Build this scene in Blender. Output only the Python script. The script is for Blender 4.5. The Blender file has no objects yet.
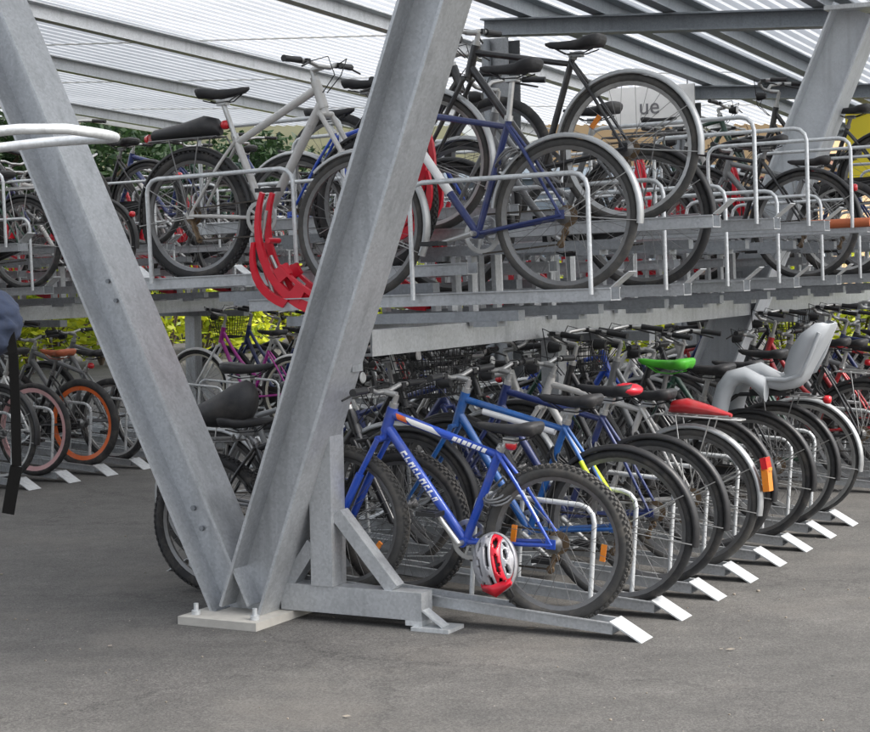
import bpy, math, random
from mathutils import Vector, Matrix
random.seed(7)
S = bpy.context.scene
rad = math.radians

# ------------------------------------------------------------------ camera
cam = bpy.data.objects.new("camera", bpy.data.cameras.new("camera"))
S.collection.objects.link(cam); S.camera = cam
cam.data.sensor_width = 36.0; cam.data.lens = 1770.0 / 870.0 * 36.0
cam.data.clip_start = 0.05; cam.data.clip_end = 2000
PITCH, ROLL = rad(3.3), rad(1.0)
fwd = Vector((0, math.cos(PITCH), -math.sin(PITCH))); up0 = Vector((0, math.sin(PITCH), math.cos(PITCH))); r0 = Vector((1, 0, 0))
right = r0 * math.cos(ROLL) - up0 * math.sin(ROLL); up = up0 * math.cos(ROLL) + r0 * math.sin(ROLL)
M = Matrix((right, up, -fwd)).transposed().to_4x4(); M.translation = Vector((0, 0, 1.57))
cam.matrix_world = M

# ------------------------------------------------------------------ light: bright overcast day
SUN_EL, SUN_AZ = rad(50), rad(112)          # azimuth clockwise from +Y
w = bpy.data.worlds.new("World"); S.world = w; w.use_nodes = True
nt = w.node_tree; nt.nodes.clear()
sky = nt.nodes.new("ShaderNodeTexSky"); sky.sky_type = 'NISHITA'; sky.sun_disc = False
sky.sun_elevation = SUN_EL; sky.sun_rotation = SUN_AZ; sky.air_density = 1.0; sky.dust_density = 4.0
hsv = nt.nodes.new("ShaderNodeHueSaturation"); hsv.inputs['Saturation'].default_value = 0.35
bg = nt.nodes.new("ShaderNodeBackground"); bg.inputs[1].default_value = 0.15
wo = nt.nodes.new("ShaderNodeOutputWorld")
nt.links.new(sky.outputs[0], hsv.inputs['Color']); nt.links.new(hsv.outputs[0], bg.inputs[0]); nt.links.new(bg.outputs[0], wo.inputs[0])
sl = bpy.data.lights.new("sun", 'SUN'); sl.energy = 1.5; sl.angle = rad(14); sl.color = (1, .96, .9)
so = bpy.data.objects.new("sun", sl); S.collection.objects.link(so)
sd = Vector((math.sin(SUN_AZ) * math.cos(SUN_EL), math.cos(SUN_AZ) * math.cos(SUN_EL), math.sin(SUN_EL)))
so.rotation_euler = sd.to_track_quat('Z', 'Y').to_euler()
S.view_settings.view_transform = 'Standard'; S.view_settings.look = 'None'
S.view_settings.gamma = 1; S.view_settings.use_curve_mapping = False
S.view_settings.exposure = 1.2

# ------------------------------------------------------------------ site axes: u along the racks, v across them (to the right)
A = rad(27.5)
R = Vector((math.sin(A), math.cos(A), 0)); T = Vector((math.cos(A), -math.sin(A), 0))
ORG = Vector((-0.49954, 8.17739, 0))
def W(u, v, z=0.0): return ORG + R * u + T * v + Vector((0, 0, z))
ROT_R = math.atan2(-T.y, -T.x)      # bikes on the right side face -T
ROT_L = math.atan2(T.y, T.x)        # bikes on the left side face +T
ROT_U = math.atan2(R.y, R.x)        # local x along the racks

# ------------------------------------------------------------------ materials
MATS = {}
def nodes_mat(name):
    m = bpy.data.materials.new(name); m.use_nodes = True
    return m, m.node_tree, m.node_tree.nodes['Principled BSDF']
def mat(name, col, rough=.5, metal=0.0, var=.12, scale=30., bump=0.0, coat=0.0, spec=.5, dust=0.0):
    if name in MATS: return MATS[name]
    m, t, b = nodes_mat(name)
    tc = t.nodes.new('ShaderNodeTexCoord'); nz = t.nodes.new('ShaderNodeTexNoise')
    nz.inputs['Scale'].default_value = scale; nz.inputs['Detail'].default_value = 5
    oi = t.nodes.new('ShaderNodeObjectInfo')
    ad = t.nodes.new('ShaderNodeVectorMath'); ad.operation = 'ADD'
    t.links.new(tc.outputs['Object'], ad.inputs[0]); t.links.new(oi.outputs['Random'], ad.inputs[1])
    t.links.new(ad.outputs[0], nz.inputs['Vector'])
    mx = t.nodes.new('ShaderNodeMix'); mx.data_type = 'RGBA'
    mx.inputs[6].default_value = (*[c * (1 - var) for c in col], 1); mx.inputs[7].default_value = (*[min(1, c * (1 + var)) for c in col], 1)
    t.links.new(nz.outputs['Fac'], mx.inputs[0]); col_out = mx.outputs[2]
    if dust:
        n2 = t.nodes.new('ShaderNodeTexNoise'); n2.inputs['Scale'].default_value = 7; n2.inputs['Detail'].default_value = 10; n2.inputs['Roughness'].default_value = .75
        t.links.new(ad.outputs[0], n2.inputs['Vector'])
        dr = t.nodes.new('ShaderNodeMapRange'); dr.inputs[1].default_value = .48; dr.inputs[2].default_value = .78; dr.inputs[4].default_value = dust
        t.links.new(n2.outputs['Fac'], dr.inputs[0])
        md = t.nodes.new('ShaderNodeMix'); md.data_type = 'RGBA'; md.inputs[7].default_value = (.17, .15, .125, 1)
        t.links.new(dr.outputs[0], md.inputs[0]); t.links.new(col_out, md.inputs[6]); col_out = md.outputs[2]
    t.links.new(col_out, b.inputs['Base Color'])
    mr = t.nodes.new('ShaderNodeMapRange'); mr.inputs[3].default_value = max(.05, rough - .1); mr.inputs[4].default_value = min(1, rough + .12)
    t.links.new(nz.outputs['Fac'], mr.inputs[0]); t.links.new(mr.outputs[0], b.inputs['Roughness'])
    b.inputs['Metallic'].default_value = metal; b.inputs['Coat Weight'].default_value = coat
    b.inputs['Specular IOR Level'].default_value = spec
    if bump:
        bp = t.nodes.new('ShaderNodeBump'); bp.inputs['Strength'].default_value = bump; bp.inputs['Distance'].default_value = .003
        t.links.new(nz.outputs['Fac'], bp.inputs['Height']); t.links.new(bp.outputs[0], b.inputs['Normal'])
    MATS[name] = m
    return m
def galv(name, col, spangle=1.0, metal=.55, rough=.42):
    m, t, b = nodes_mat(name)
    tc = t.nodes.new('ShaderNodeTexCoord')
    vo = t.nodes.new('ShaderNodeTexVoronoi'); vo.inputs['Scale'].default_value = 85
    nz = t.nodes.new('ShaderNodeTexNoise'); nz.inputs['Scale'].default_value = 5; nz.inputs['Detail'].default_value = 10; nz.inputs['Roughness'].default_value = .78
    t.links.new(tc.outputs['Object'], vo.inputs['Vector']); t.links.new(tc.outputs['Object'], nz.inputs['Vector'])
    bw = t.nodes.new('ShaderNodeRGBToBW'); t.links.new(vo.outputs['Color'], bw.inputs[0])
    m1 = t.nodes.new('ShaderNodeMath'); m1.operation = 'MULTIPLY_ADD'; m1.inputs[1].default_value = .5 * spangle; t.links.new(bw.outputs[0], m1.inputs[0])
    t.links.new(nz.outputs['Fac'], m1.inputs[2])
    rp = t.nodes.new('ShaderNodeValToRGB'); rp.color_ramp.elements[0].position = .32; rp.color_ramp.elements[1].position = .98
    rp.color_ramp.elements[0].color = (*[c * .80 for c in col], 1); rp.color_ramp.elements[1].color = (*[min(1, c * 1.13) for c in col], 1)
    t.links.new(m1.outputs[0], rp.inputs[0])
    mp = t.nodes.new('ShaderNodeMapping'); mp.inputs['Scale'].default_value = (16, 16, .9); t.links.new(tc.outputs['Object'], mp.inputs[0])
    sn = t.nodes.new('ShaderNodeTexNoise'); sn.inputs['Scale'].default_value = 1.0; sn.inputs['Detail'].default_value = 6; t.links.new(mp.outputs[0], sn.inputs['Vector'])
    sr = t.nodes.new('ShaderNodeMapRange'); sr.inputs[1].default_value = .52; sr.inputs[2].default_value = .72; sr.inputs[4].default_value = .42; t.links.new(sn.outputs['Fac'], sr.inputs[0])
    sm_ = t.nodes.new('ShaderNodeMix'); sm_.data_type = 'RGBA'; sm_.inputs[7].default_value = (*[c * .55 for c in col], 1)
    t.links.new(sr.outputs[0], sm_.inputs[0]); t.links.new(rp.outputs[0], sm_.inputs[6]); t.links.new(sm_.outputs[2], b.inputs['Base Color'])
    mr = t.nodes.new('ShaderNodeMapRange'); mr.inputs[3].default_value = rough - .12; mr.inputs[4].default_value = rough + .16
    t.links.new(nz.outputs['Fac'], mr.inputs[0]); t.links.new(mr.outputs[0], b.inputs['Roughness'])
    b.inputs['Metallic'].default_value = metal
    bp = t.nodes.new('ShaderNodeBump'); bp.inputs['Strength'].default_value = .12; bp.inputs['Distance'].default_value = .002
    t.links.new(m1.outputs[0], bp.inputs['Height']); t.links.new(bp.outputs[0], b.inputs['Normal'])
    MATS[name] = m; return m

GALV = galv('galvanised_steel', (.46, .475, .49))
GALVD = galv('weathered_galvanised_steel', (.27, .285, .30), rough=.5, metal=.4)
GALVL = galv('bright_zinc', (.58, .60, .61), rough=.38, metal=.4)
STEEL_LIT = galv('daylit_steel', (.66, .69, .72), .4, .05, .5)  # daylight on the slanted column put into a lighter steel colour
CONC = mat('pale_mortar', (.40, .385, .35), .9, 0, .2, 22, .5)
ROOFD = mat('grey_roof_sheet', (.55, .56, .57), .55, .2, .1, 4)
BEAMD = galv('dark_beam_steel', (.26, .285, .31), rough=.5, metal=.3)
RUB = mat('tyre_rubber', (.024, .024, .025), .85, 0, .35, 60, .2, dust=.55)
RUBG = mat('worn_tyre_rubber', (.050, .049, .047), .85, 0, .35, 45, .3, dust=.6)
BLK = mat('black_plastic', (.018, .018, .019), .45, 0, .3, 40)
SADB = mat('black_saddle_vinyl', (.022, .022, .024), .55, 0, .3, 50, .1, dust=.3)
BROWN = mat('tan_leather', (.38, .10, .045), .5, 0, .25, 25, .1)
ALU = mat('brushed_aluminium', (.50, .50, .49), .36, .8, .14, 40, dust=.6)
STEELD = mat('dull_steel', (.20, .20, .20), .45, .75, .25, 60, dust=.6)
CHAIN = mat('oily_chain', (.07, .06, .05), .5, .5, .4, 120)
RUSTY = mat('rusty_sprockets', (.17, .12, .075), .55, .6, .4, 60)
REDL = mat('red_lens', (.55, .012, .02), .18, 0, .1, 30, coat=.5)
ORGL = mat('amber_lens', (.72, .22, .02), .2, 0, .12, 40, coat=.4)
REDP = mat('red_plastic', (.60, .012, .03), .35, 0, .14, 18, coat=.2)
WHITEP = mat('white_paint', (.75, .75, .74), .4, 0, .06, 20)
GREYP = mat('grey_child_seat_plastic', (.36, .38, .40), .42, 0, .08, 12)
GREEN = mat('green_saddle_cover', (.06, .36, .02), .5, 0, .2, 30, .15)
DENIM = mat('dark_blue_denim', (.011, .019, .042), .95, 0, .35, 60, .5)
NEON = mat('fluorescent_yellow', (.55, .68, .02), .5, 0, .12, 20)
YELB = mat('yellow_board', (.75, .62, .03), .6, 0, .12, 3)
CITYG = mat('galvanised_mudguard', (.42, .43, .43), .35, .6, .15, 30)
def paint(name, col): return mat('paint_' + name, col, .30, .12, .14, 14, coat=.4, dust=.5)
PNT = dict(blue=paint('cobalt_blue', (.012, .065, .42)), teal=paint('light_blue', (.012, .10, .34)), navy=paint('navy', (.016, .03, .13)),
           black=paint('black', (.016, .016, .018)), silver=paint('silver', (.52, .51, .49)), grey=paint('grey', (.16, .165, .17)),
           red=paint('red', (.40, .015, .02)), green=paint('bottle_green', (.012, .055, .035)), magenta=paint('magenta', (.38, .02, .27)),
           white=paint('white', (.70, .70, .69)), pink=paint('pale_pink', (.62, .36, .36)), orange=paint('orange', (.75, .14, .02)),
           brown=paint('bronze', (.14, .09, .05)), lime=paint('lime', (.30, .42, .03)), purple=paint('purple', (.16, .04, .26)))
RIMS = dict(alu=ALU, pink=paint('pink_rim', (.68, .40, .40)), orange=paint('orange_rim', (.78, .15, .03)), dark=STEELD, cream=paint('cream_rim', (.6, .57, .48)))

# ------------------------------------------------------------------ mesh builder
class MB:
    def __init__(s): s.v = []; s.f = []; s.sm = []
    def add(s, vs, fs, smooth=False):
        o = len(s.v); s.v += [tuple(x) for x in vs]
        for f in fs: s.f.append([i + o for i in f]); s.sm.append(smooth)
    def box(s, c, h, mtx=None):
        vs = [Vector((x * h[0], y * h[1], z * h[2])) for x in (-1, 1) for y in (-1, 1) for z in (-1, 1)]
        if mtx: vs = [mtx @ p for p in vs]
        vs = [p + Vector(c) for p in vs]
        s.add(vs, [(0, 1, 3, 2), (4, 6, 7, 5), (0, 4, 5, 1), (2, 3, 7, 6), (0, 2, 6, 4), (1, 5, 7, 3)])
    def bar(s, a, b, wy, wz, upv=(0, 0, 1)):
        a = Vector(a); b = Vector(b); d = (b - a).normalized(); y = Vector(upv).cross(d)
        if y.length < 1e-4: y = Vector((0, 1, 0)).cross(d)
        y.normalize(); z = d.cross(y)
        s.extrude([(-wy, -wz), (wy, -wz), (wy, wz), (-wy, wz)], a, b, y, z)
    def extrude(s, prof, a, b, y, z, smooth=False):
        a = Vector(a); b = Vector(b); n = len(prof)
        vs = [a + y * p + z * q for p, q in prof] + [b + y * p + z * q for p, q in prof]
        fs = [(i, (i + 1) % n, n + (i + 1) % n, n + i) for i in range(n)]
        s.add(vs, fs, smooth); s.add(vs[:n], [tuple(range(n))[::-1]]); s.add(vs[n:], [tuple(range(n))])
    def tube(s, pts, r, n=8, caps=True, flat=1.0):
        pts = [Vector(p) for p in pts]
        rs = r if isinstance(r, (list, tuple)) else [r] * len(pts)
        rings = []; prev = None
        for i, p in enumerate(pts):
            d = (pts[min(i + 1, len(pts) - 1)] - pts[max(i - 1, 0)]).normalized()
            if prev is None:
                ref = Vector((0, 1, 0)) if abs(d.y) < .9 else Vector((1, 0, 0))
                x = (ref - d * ref.dot(d)).normalized()
            else: x = (prev - d * prev.dot(d)).normalized()
            prev = x; y = d.cross(x)
            rings.append([p + x * (rs[i] * flat * math.cos(2 * math.pi * k / n)) + y * (rs[i] * math.sin(2 * math.pi * k / n)) for k in range(n)])
        vs = [q for g in rings for q in g]
        fs = [(i * n + k, i * n + (k + 1) % n, (i + 1) * n + (k + 1) % n, (i + 1) * n + k) for i in range(len(pts) - 1) for k in range(n)]
        s.add(vs, fs, True)
        if caps: s.add(rings[0], [tuple(range(n))[::-1]]); s.add(rings[-1], [tuple(range(n))])
    def ring(s, prof, seg=40, a0=0., a1=2 * math.pi, closed=True, smooth=True, c=(0, 0)):
        """revolve profile [(radius, y)] round the y axis through (c.x, c.z); prof treated as a closed loop if closed"""
        full = abs(a1 - a0 - 2 * math.pi) < 1e-6; n = len(prof); cnt = seg if full else seg + 1
        vs = []
        for i in range(cnt):
            a = a0 + (a1 - a0) * i / seg
            for r_, y_ in prof: vs.append((c[0] + r_ * math.cos(a), y_, c[1] + r_ * math.sin(a)))
        fs = []
        for i in range(seg):
            j = (i + 1) % cnt
            for k in range(n if closed else n - 1):
                l = (k + 1) % n; fs.append((i * n + k, i * n + l, j * n + l, j * n + k))
        s.add(vs, fs, smooth)
    def ball(s, c, r, nu=10, nv=7):
        vs = []; rr = r if isinstance(r, tuple) else (r, r, r)
        for i in range(nv + 1):
            t = math.pi * i / nv
            for j in range(nu):
                p = 2 * math.pi * j / nu
                vs.append((c[0] + rr[0] * math.sin(t) * math.cos(p), c[1] + rr[1] * math.sin(t) * math.sin(p), c[2] + rr[2] * math.cos(t)))
        s.add(vs, [(i * nu + j, i * nu + (j + 1) % nu, (i + 1) * nu + (j + 1) % nu, (i + 1) * nu + j) for i in range(nv) for j in range(nu)], True)
    def loft(s, secs, caps=True, smooth=True):
        n = len(secs[0]); vs = [p for g in secs for p in g]
        s.add(vs, [(i * n + k, i * n + (k + 1) % n, (i + 1) * n + (k + 1) % n, (i + 1) * n + k) for i in range(len(secs) - 1) for k in range(n)], smooth)
        if caps: s.add(secs[0], [tuple(range(n))[::-1]]); s.add(secs[-1], [tuple(range(n))])
    def mesh(s, name):
        me = bpy.data.meshes.new(name); me.from_pydata(s.v, [], s.f); me.update()
        me.polygons.foreach_set('use_smooth', s.sm)
        import bmesh
        bm = bmesh.new(); bm.from_mesh(me); bmesh.ops.recalc_face_normals(bm, faces=bm.faces); bm.to_mesh(me); bm.free()
        me.materials.append(None)
        return me
def link(name, me, m, parent=None, loc=(0, 0, 0), rot=(0, 0, 0)):
    o = bpy.data.objects.new(name, me); S.collection.objects.link(o)
    o.material_slots[0].link = 'OBJECT'; o.material_slots[0].material = m
    o.parent = parent; o.location = loc; o.rotation_euler = rot
    return o
def tag(o, label=None, cat=None, group=None, kind=None):
    for k, x in (('label', label), ('category', cat), ('group', group), ('kind', kind)):
        if x: o[k] = x
    return o
def thing(name, label, cat, loc=(0, 0, 0), rot=(0, 0, 0), group=None):
    o = bpy.data.objects.new(name, None); S.collection.objects.link(o); o.empty_display_size = .2
    o.location = loc; o.rotation_euler = rot
    return tag(o, label, cat, group)
CACHE = {}
def cached(key, fn):
    if key not in CACHE:
        b = MB(); fn(b); CACHE[key] = b.mesh(key.split('/')[0])
    return CACHE[key]

# ------------------------------------------------------------------ ground
def ground():
    m, t, b = nodes_mat('asphalt')
    tc = t.nodes.new('ShaderNodeTexCoord')
    def nz(sc, det=6, ro=.6):
        n = t.nodes.new('ShaderNodeTexNoise'); n.inputs['Scale'].default_value = sc; n.inputs['Detail'].default_value = det; n.inputs['Roughness'].default_value = ro
        t.links.new(tc.outputs['Object'], n.inputs['Vector']); return n
    big, mid, fine = nz(.55, 5), nz(6.5, 9, .75), nz(120, 4, .9)
    mp = t.nodes.new('ShaderNodeMapping'); mp.inputs['Scale'].default_value = (.7, 1.1, 1); mp.inputs['Rotation'].default_value = (0, 0, rad(12))
    t.links.new(tc.outputs['Object'], mp.inputs[0])
    streak = t.nodes.new('ShaderNodeTexNoise'); streak.inputs['Scale'].default_value = 2.2; streak.inputs['Detail'].default_value = 7; t.links.new(mp.outputs[0], streak.inputs['Vector'])
    r1 = t.nodes.new('ShaderNodeValToRGB'); e = r1.color_ramp.elements
    e[0].position = .25; e[0].color = (.060, .058, .055, 1); e[1].position = .70; e[1].color = (.112, .107, .100, 1)
    ad = t.nodes.new('ShaderNodeMath'); ad.operation = 'ADD'; ml = t.nodes.new('ShaderNodeMath'); ml.operation = 'MULTIPLY'; ml.inputs[1].default_value = .5
    t.links.new(big.outputs['Fac'], ad.inputs[0]); t.links.new(streak.outputs['Fac'], ad.inputs[1]); t.links.new(ad.outputs[0], ml.inputs[0]); t.links.new(ml.outputs[0], r1.inputs[0])
    mm = t.nodes.new('ShaderNodeMix'); mm.data_type = 'RGBA'; mm.blend_type = 'OVERLAY'; mm.inputs[0].default_value = .55
    t.links.new(r1.outputs[0], mm.inputs[6]); t.links.new(mid.outputs['Fac'], mm.inputs[7])
    mf = t.nodes.new('ShaderNodeMix'); mf.data_type = 'RGBA'; mf.blend_type = 'OVERLAY'; mf.inputs[0].default_value = .95
    t.links.new(mm.outputs[2], mf.inputs[6]); t.links.new(fine.outputs['Fac'], mf.inputs[7])
    ag = t.nodes.new('ShaderNodeTexVoronoi'); ag.inputs['Scale'].default_value = 150; t.links.new(tc.outputs['Object'], ag.inputs['Vector'])
    ab = t.nodes.new('ShaderNodeRGBToBW'); t.links.new(ag.outputs['Color'], ab.inputs[0])
    ar = t.nodes.new('ShaderNodeMapRange'); ar.inputs[1].default_value = .15; ar.inputs[2].default_value = .85; ar.inputs[3].default_value = .70; ar.inputs[4].default_value = 1.32; t.links.new(ab.outputs[0], ar.inputs[0])
    am = t.nodes.new('ShaderNodeMix'); am.data_type = 'RGBA'; am.blend_type = 'MULTIPLY'; am.inputs[0].default_value = 1.0
    t.links.new(mf.outputs[2], am.inputs[6]); t.links.new(ar.outputs[0], am.inputs[7]); mf = am
    # hairline cracks
    ck = t.nodes.new('ShaderNodeTexVoronoi'); ck.feature = 'DISTANCE_TO_EDGE'; ck.inputs['Scale'].default_value = .42
    cd = t.nodes.new('ShaderNodeVectorMath'); cd.operation = 'MULTIPLY_ADD'; cd.inputs[1].default_value = (.5, .5, .5); t.links.new(mid.outputs['Color'], cd.inputs[0]); t.links.new(tc.outputs['Object'], cd.inputs[2])
    t.links.new(cd.outputs[0], ck.inputs['Vector'])
    cl = t.nodes.new('ShaderNodeMapRange'); cl.inputs[1].default_value = .0; cl.inputs[2].default_value = .006; cl.inputs[3].default_value = .55; cl.inputs[4].default_value = 1.0; t.links.new(ck.outputs['Distance'], cl.inputs[0])
    cm = t.nodes.new('ShaderNodeMix'); cm.data_type = 'RGBA'; cm.blend_type = 'MULTIPLY'; cm.inputs[0].default_value = 1.0
    t.links.new(mf.outputs[2], cm.inputs[6]); t.links.new(cl.outputs[0], cm.inputs[7]); mf = cm
    # pale chips of stone and grit
    vo = t.nodes.new('ShaderNodeTexVoronoi'); vo.inputs['Scale'].default_value = 26; t.links.new(tc.outputs['Object'], vo.inputs['Vector'])
    lt = t.nodes.new('ShaderNodeMath'); lt.operation = 'LESS_THAN'; lt.inputs[1].default_value = .09; t.links.new(vo.outputs['Distance'], lt.inputs[0])
    sep = t.nodes.new('ShaderNodeSeparateColor'); t.links.new(vo.outputs['Color'], sep.inputs[0])
    gt = t.nodes.new('ShaderNodeMath'); gt.operation = 'GREATER_THAN'; gt.inputs[1].default_value = .93; t.links.new(sep.outputs[0], gt.inputs[0])
    an = t.nodes.new('ShaderNodeMath'); an.operation = 'MULTIPLY'; t.links.new(lt.outputs[0], an.inputs[0]); t.links.new(gt.outputs[0], an.inputs[1])
    # warm dusty patches
    wm = nz(1.1, 4); wr = t.nodes.new('ShaderNodeMapRange'); wr.inputs[1].default_value = .52; wr.inputs[2].default_value = .75; wr.inputs[4].default_value = .45
    t.links.new(wm.outputs['Fac'], wr.inputs[0])
    mw = t.nodes.new('ShaderNodeMix'); mw.data_type = 'RGBA'; mw.inputs[7].default_value = (.14, .127, .112, 1)
    t.links.new(wr.outputs[0], mw.inputs[0]); t.links.new(mf.outputs[2], mw.inputs[6])
    ms = t.nodes.new('ShaderNodeMix'); ms.data_type = 'RGBA'; ms.inputs[7].default_value = (.34, .31, .27, 1)
    t.links.new(an.outputs[0], ms.inputs[0]); t.links.new(mw.outputs[2], ms.inputs[6]); t.links.new(ms.outputs[2], b.inputs['Base Color'])
    b.inputs['Roughness'].default_value = .86
    bp = t.nodes.new('ShaderNodeBump'); bp.inputs['Strength'].default_value = .6; bp.inputs['Distance'].default_value = .006
    t.links.new(fine.outputs['Fac'], bp.inputs['Height']); t.links.new(bp.outputs[0], b.inputs['Normal'])
    g = MB(); g.add([(-600, -200, 0), (600, -200, 0), (600, 1000, 0), (-600, 1000, 0)], [(0, 1, 2, 3)])
    tag(link('ground', g.mesh('ground'), m), 'grey weathered asphalt ground under the racks', 'ground', kind='structure')
ground()

# ------------------------------------------------------------------ structure: V columns, posts, canopy
ROOF_Z = lambda v, u: 3.74 - .05 * v - .04 * u
def hbeam(b, a, c, web_n, depth, width, tf=.014, tw=.012):
    """H-section from a to c; web normal = web_n; flanges at +-depth/2"""
    a = Vector(a); c = Vector(c); d = (c - a).normalized(); n = Vector(web_n).normalized(); s_ = d.cross(n).normalized()
    h, wd = depth / 2, width / 2
    prof = [(-h, -wd), (-h, wd), (-h + tf, wd), (-h + tf, tw / 2), (h - tf, tw / 2), (h - tf, wd), (h, wd), (h, -wd), (h - tf, -wd), (h - tf, -tw / 2), (-h + tf, -tw / 2), (-h + tf, -wd)]
    n_ = len(prof)
    vs = [a + s_ * p + n * q for p, q in prof] + [c + s_ * p + n * q for p, q in prof]
    b.add(vs, [(i, (i + 1) % n_, n_ + (i + 1) % n_, n_ + i) for i in range(n_)])
    for o in (0, n_):
        for q in ((0, 1, 2, 3, 10, 11), (3, 4, 9, 10), (4, 5, 6, 7, 8, 9)): b.add([vs[o + k] for k in q], [tuple(range(len(q)))])
UV = Matrix((R, T, Vector((0, 0, 1)))).transposed()      # columns R,T,Z
def L2W(p): return UV @ Vector(p)                          # local (u,v,z) offset -> world offset
def uvbox(b, c, h): b.box(L2W(c), h, UV)

def v_column(u, vb, label, vee=True, sec=.21, wid=.245, vr=1.13, vl=-1.96):
    t = thing('v_column', label, 'column', W(u, vb, 0), group='slanted steel columns')
    top_r = L2W((0, vr - vb, ROOF_Z(vr, u) - .17)); top_l = L2W((0, vl - vb, ROOF_Z(vl, u) - .17))
    b = MB(); hbeam(b, L2W((-.004, .01, .03)), top_r, R, sec, wid); lr = link('leg', b.mesh('leg'), GALV if vee else STEEL_LIT, t)
    if vee:
        b = MB(); hbeam(b, L2W((.004, -.03, .03)), top_l, R, sec, wid - .012); ll = link('leg', b.mesh('leg'), GALV, t)
        d = (top_l - L2W((.004, -.03, .03))).normalized(); sd_ = d.cross(R)
        bb = MB()
        for k in (.42, .52):
            for q in (-.05, .045):
                p = L2W((.004, -.03, .03)) + d * k + sd_ * q - R * .006
                bb.tube([p, p - R * .014], .013, 6)
        for k in (1.55, 1.65):
            p = L2W((.004, -.03, .03)) + d * k - R * .006; bb.tube([p, p - R * .012], .011, 6)
        link('bolt', bb.mesh('bolt'), GALVD, ll)
    b = MB(); uvbox(b, (0, -.005, .018), (.27, .205, .018)); link('base_plate', b.mesh('base_plate'), CONC, t)
    b = MB(); rw = random.Random(5)
    for q in ((-.045, -.12), (-.045, .10), (.045, -.12), (.045, .10)):
        pts = [L2W((q[0] * 2.6 * k, q[1] + rw.uniform(-.003, .003), .037)) for k in [i / 14 for i in range(15)]]
        b.tube(pts, [.005 + rw.uniform(0, .004) for _ in pts], 6)
    link('weld_bead', b.mesh('weld_bead'), GALVD, t)
    b = MB()
    for du, dv, hh in ((.2, .16, .17), (-.2, .15, .05), (-.2, -.16, .05)):
        b.tube([L2W((du, dv, .03)), L2W((du, dv, .036 + hh))], .011, 8); b.tube([L2W((du, dv, .036)), L2W((du, dv, .055))], .022, 6)
    link('anchor_rod', b.mesh('anchor_rod'), GALVL, t)
    b = MB(); uvbox(b, (0, vr - vb, ROOF_Z(vr, u) - .155), (.17, .2, .015))
    if vee: uvbox(b, (0, vl - vb, ROOF_Z(vl, u) - .155), (.17, .2, .015))
    link('head_plate', b.mesh('head_plate'), GALVL, t)
    return t
v_column(-.42, -.17, 'big V-shaped galvanised steel column in front, standing on a pale base plate')
v_column(5.5, -.27, 'single slanted pale steel column behind the upper tier at right', vee=False, sec=.30, wid=.30, vr=1.10)

FR = [-.42, 6.4, 11.0, 15.6]
for i, u in enumerate(FR[1:]):
    t = thing('support_post', ['upright steel post with bright flange just right of the V column top', 'upright steel post left of the slanted pale column',
                               'distant upright post beside the yellow board'][i], 'post', W(u, -2.1, 0), group='upright canopy posts')
    b = MB(); hbeam(b, (0, 0, .02), (0, 0, ROOF_Z(-2.1, u) - .17), T, .24, .24); link('shaft', b.mesh('shaft'), GALVD, t)
    b = MB(); b.box((0, 0, .01), (.2, .2, .01), UV); link('base_plate', b.mesh('base_plate'), GALV, t)
    b = MB(); b.tube([L2W((-.16, -.05, .3)), L2W((-.16, -.05, 3.4))], .03, 10); link('downpipe', b.mesh('downpipe'), BEAMD, t)

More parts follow.
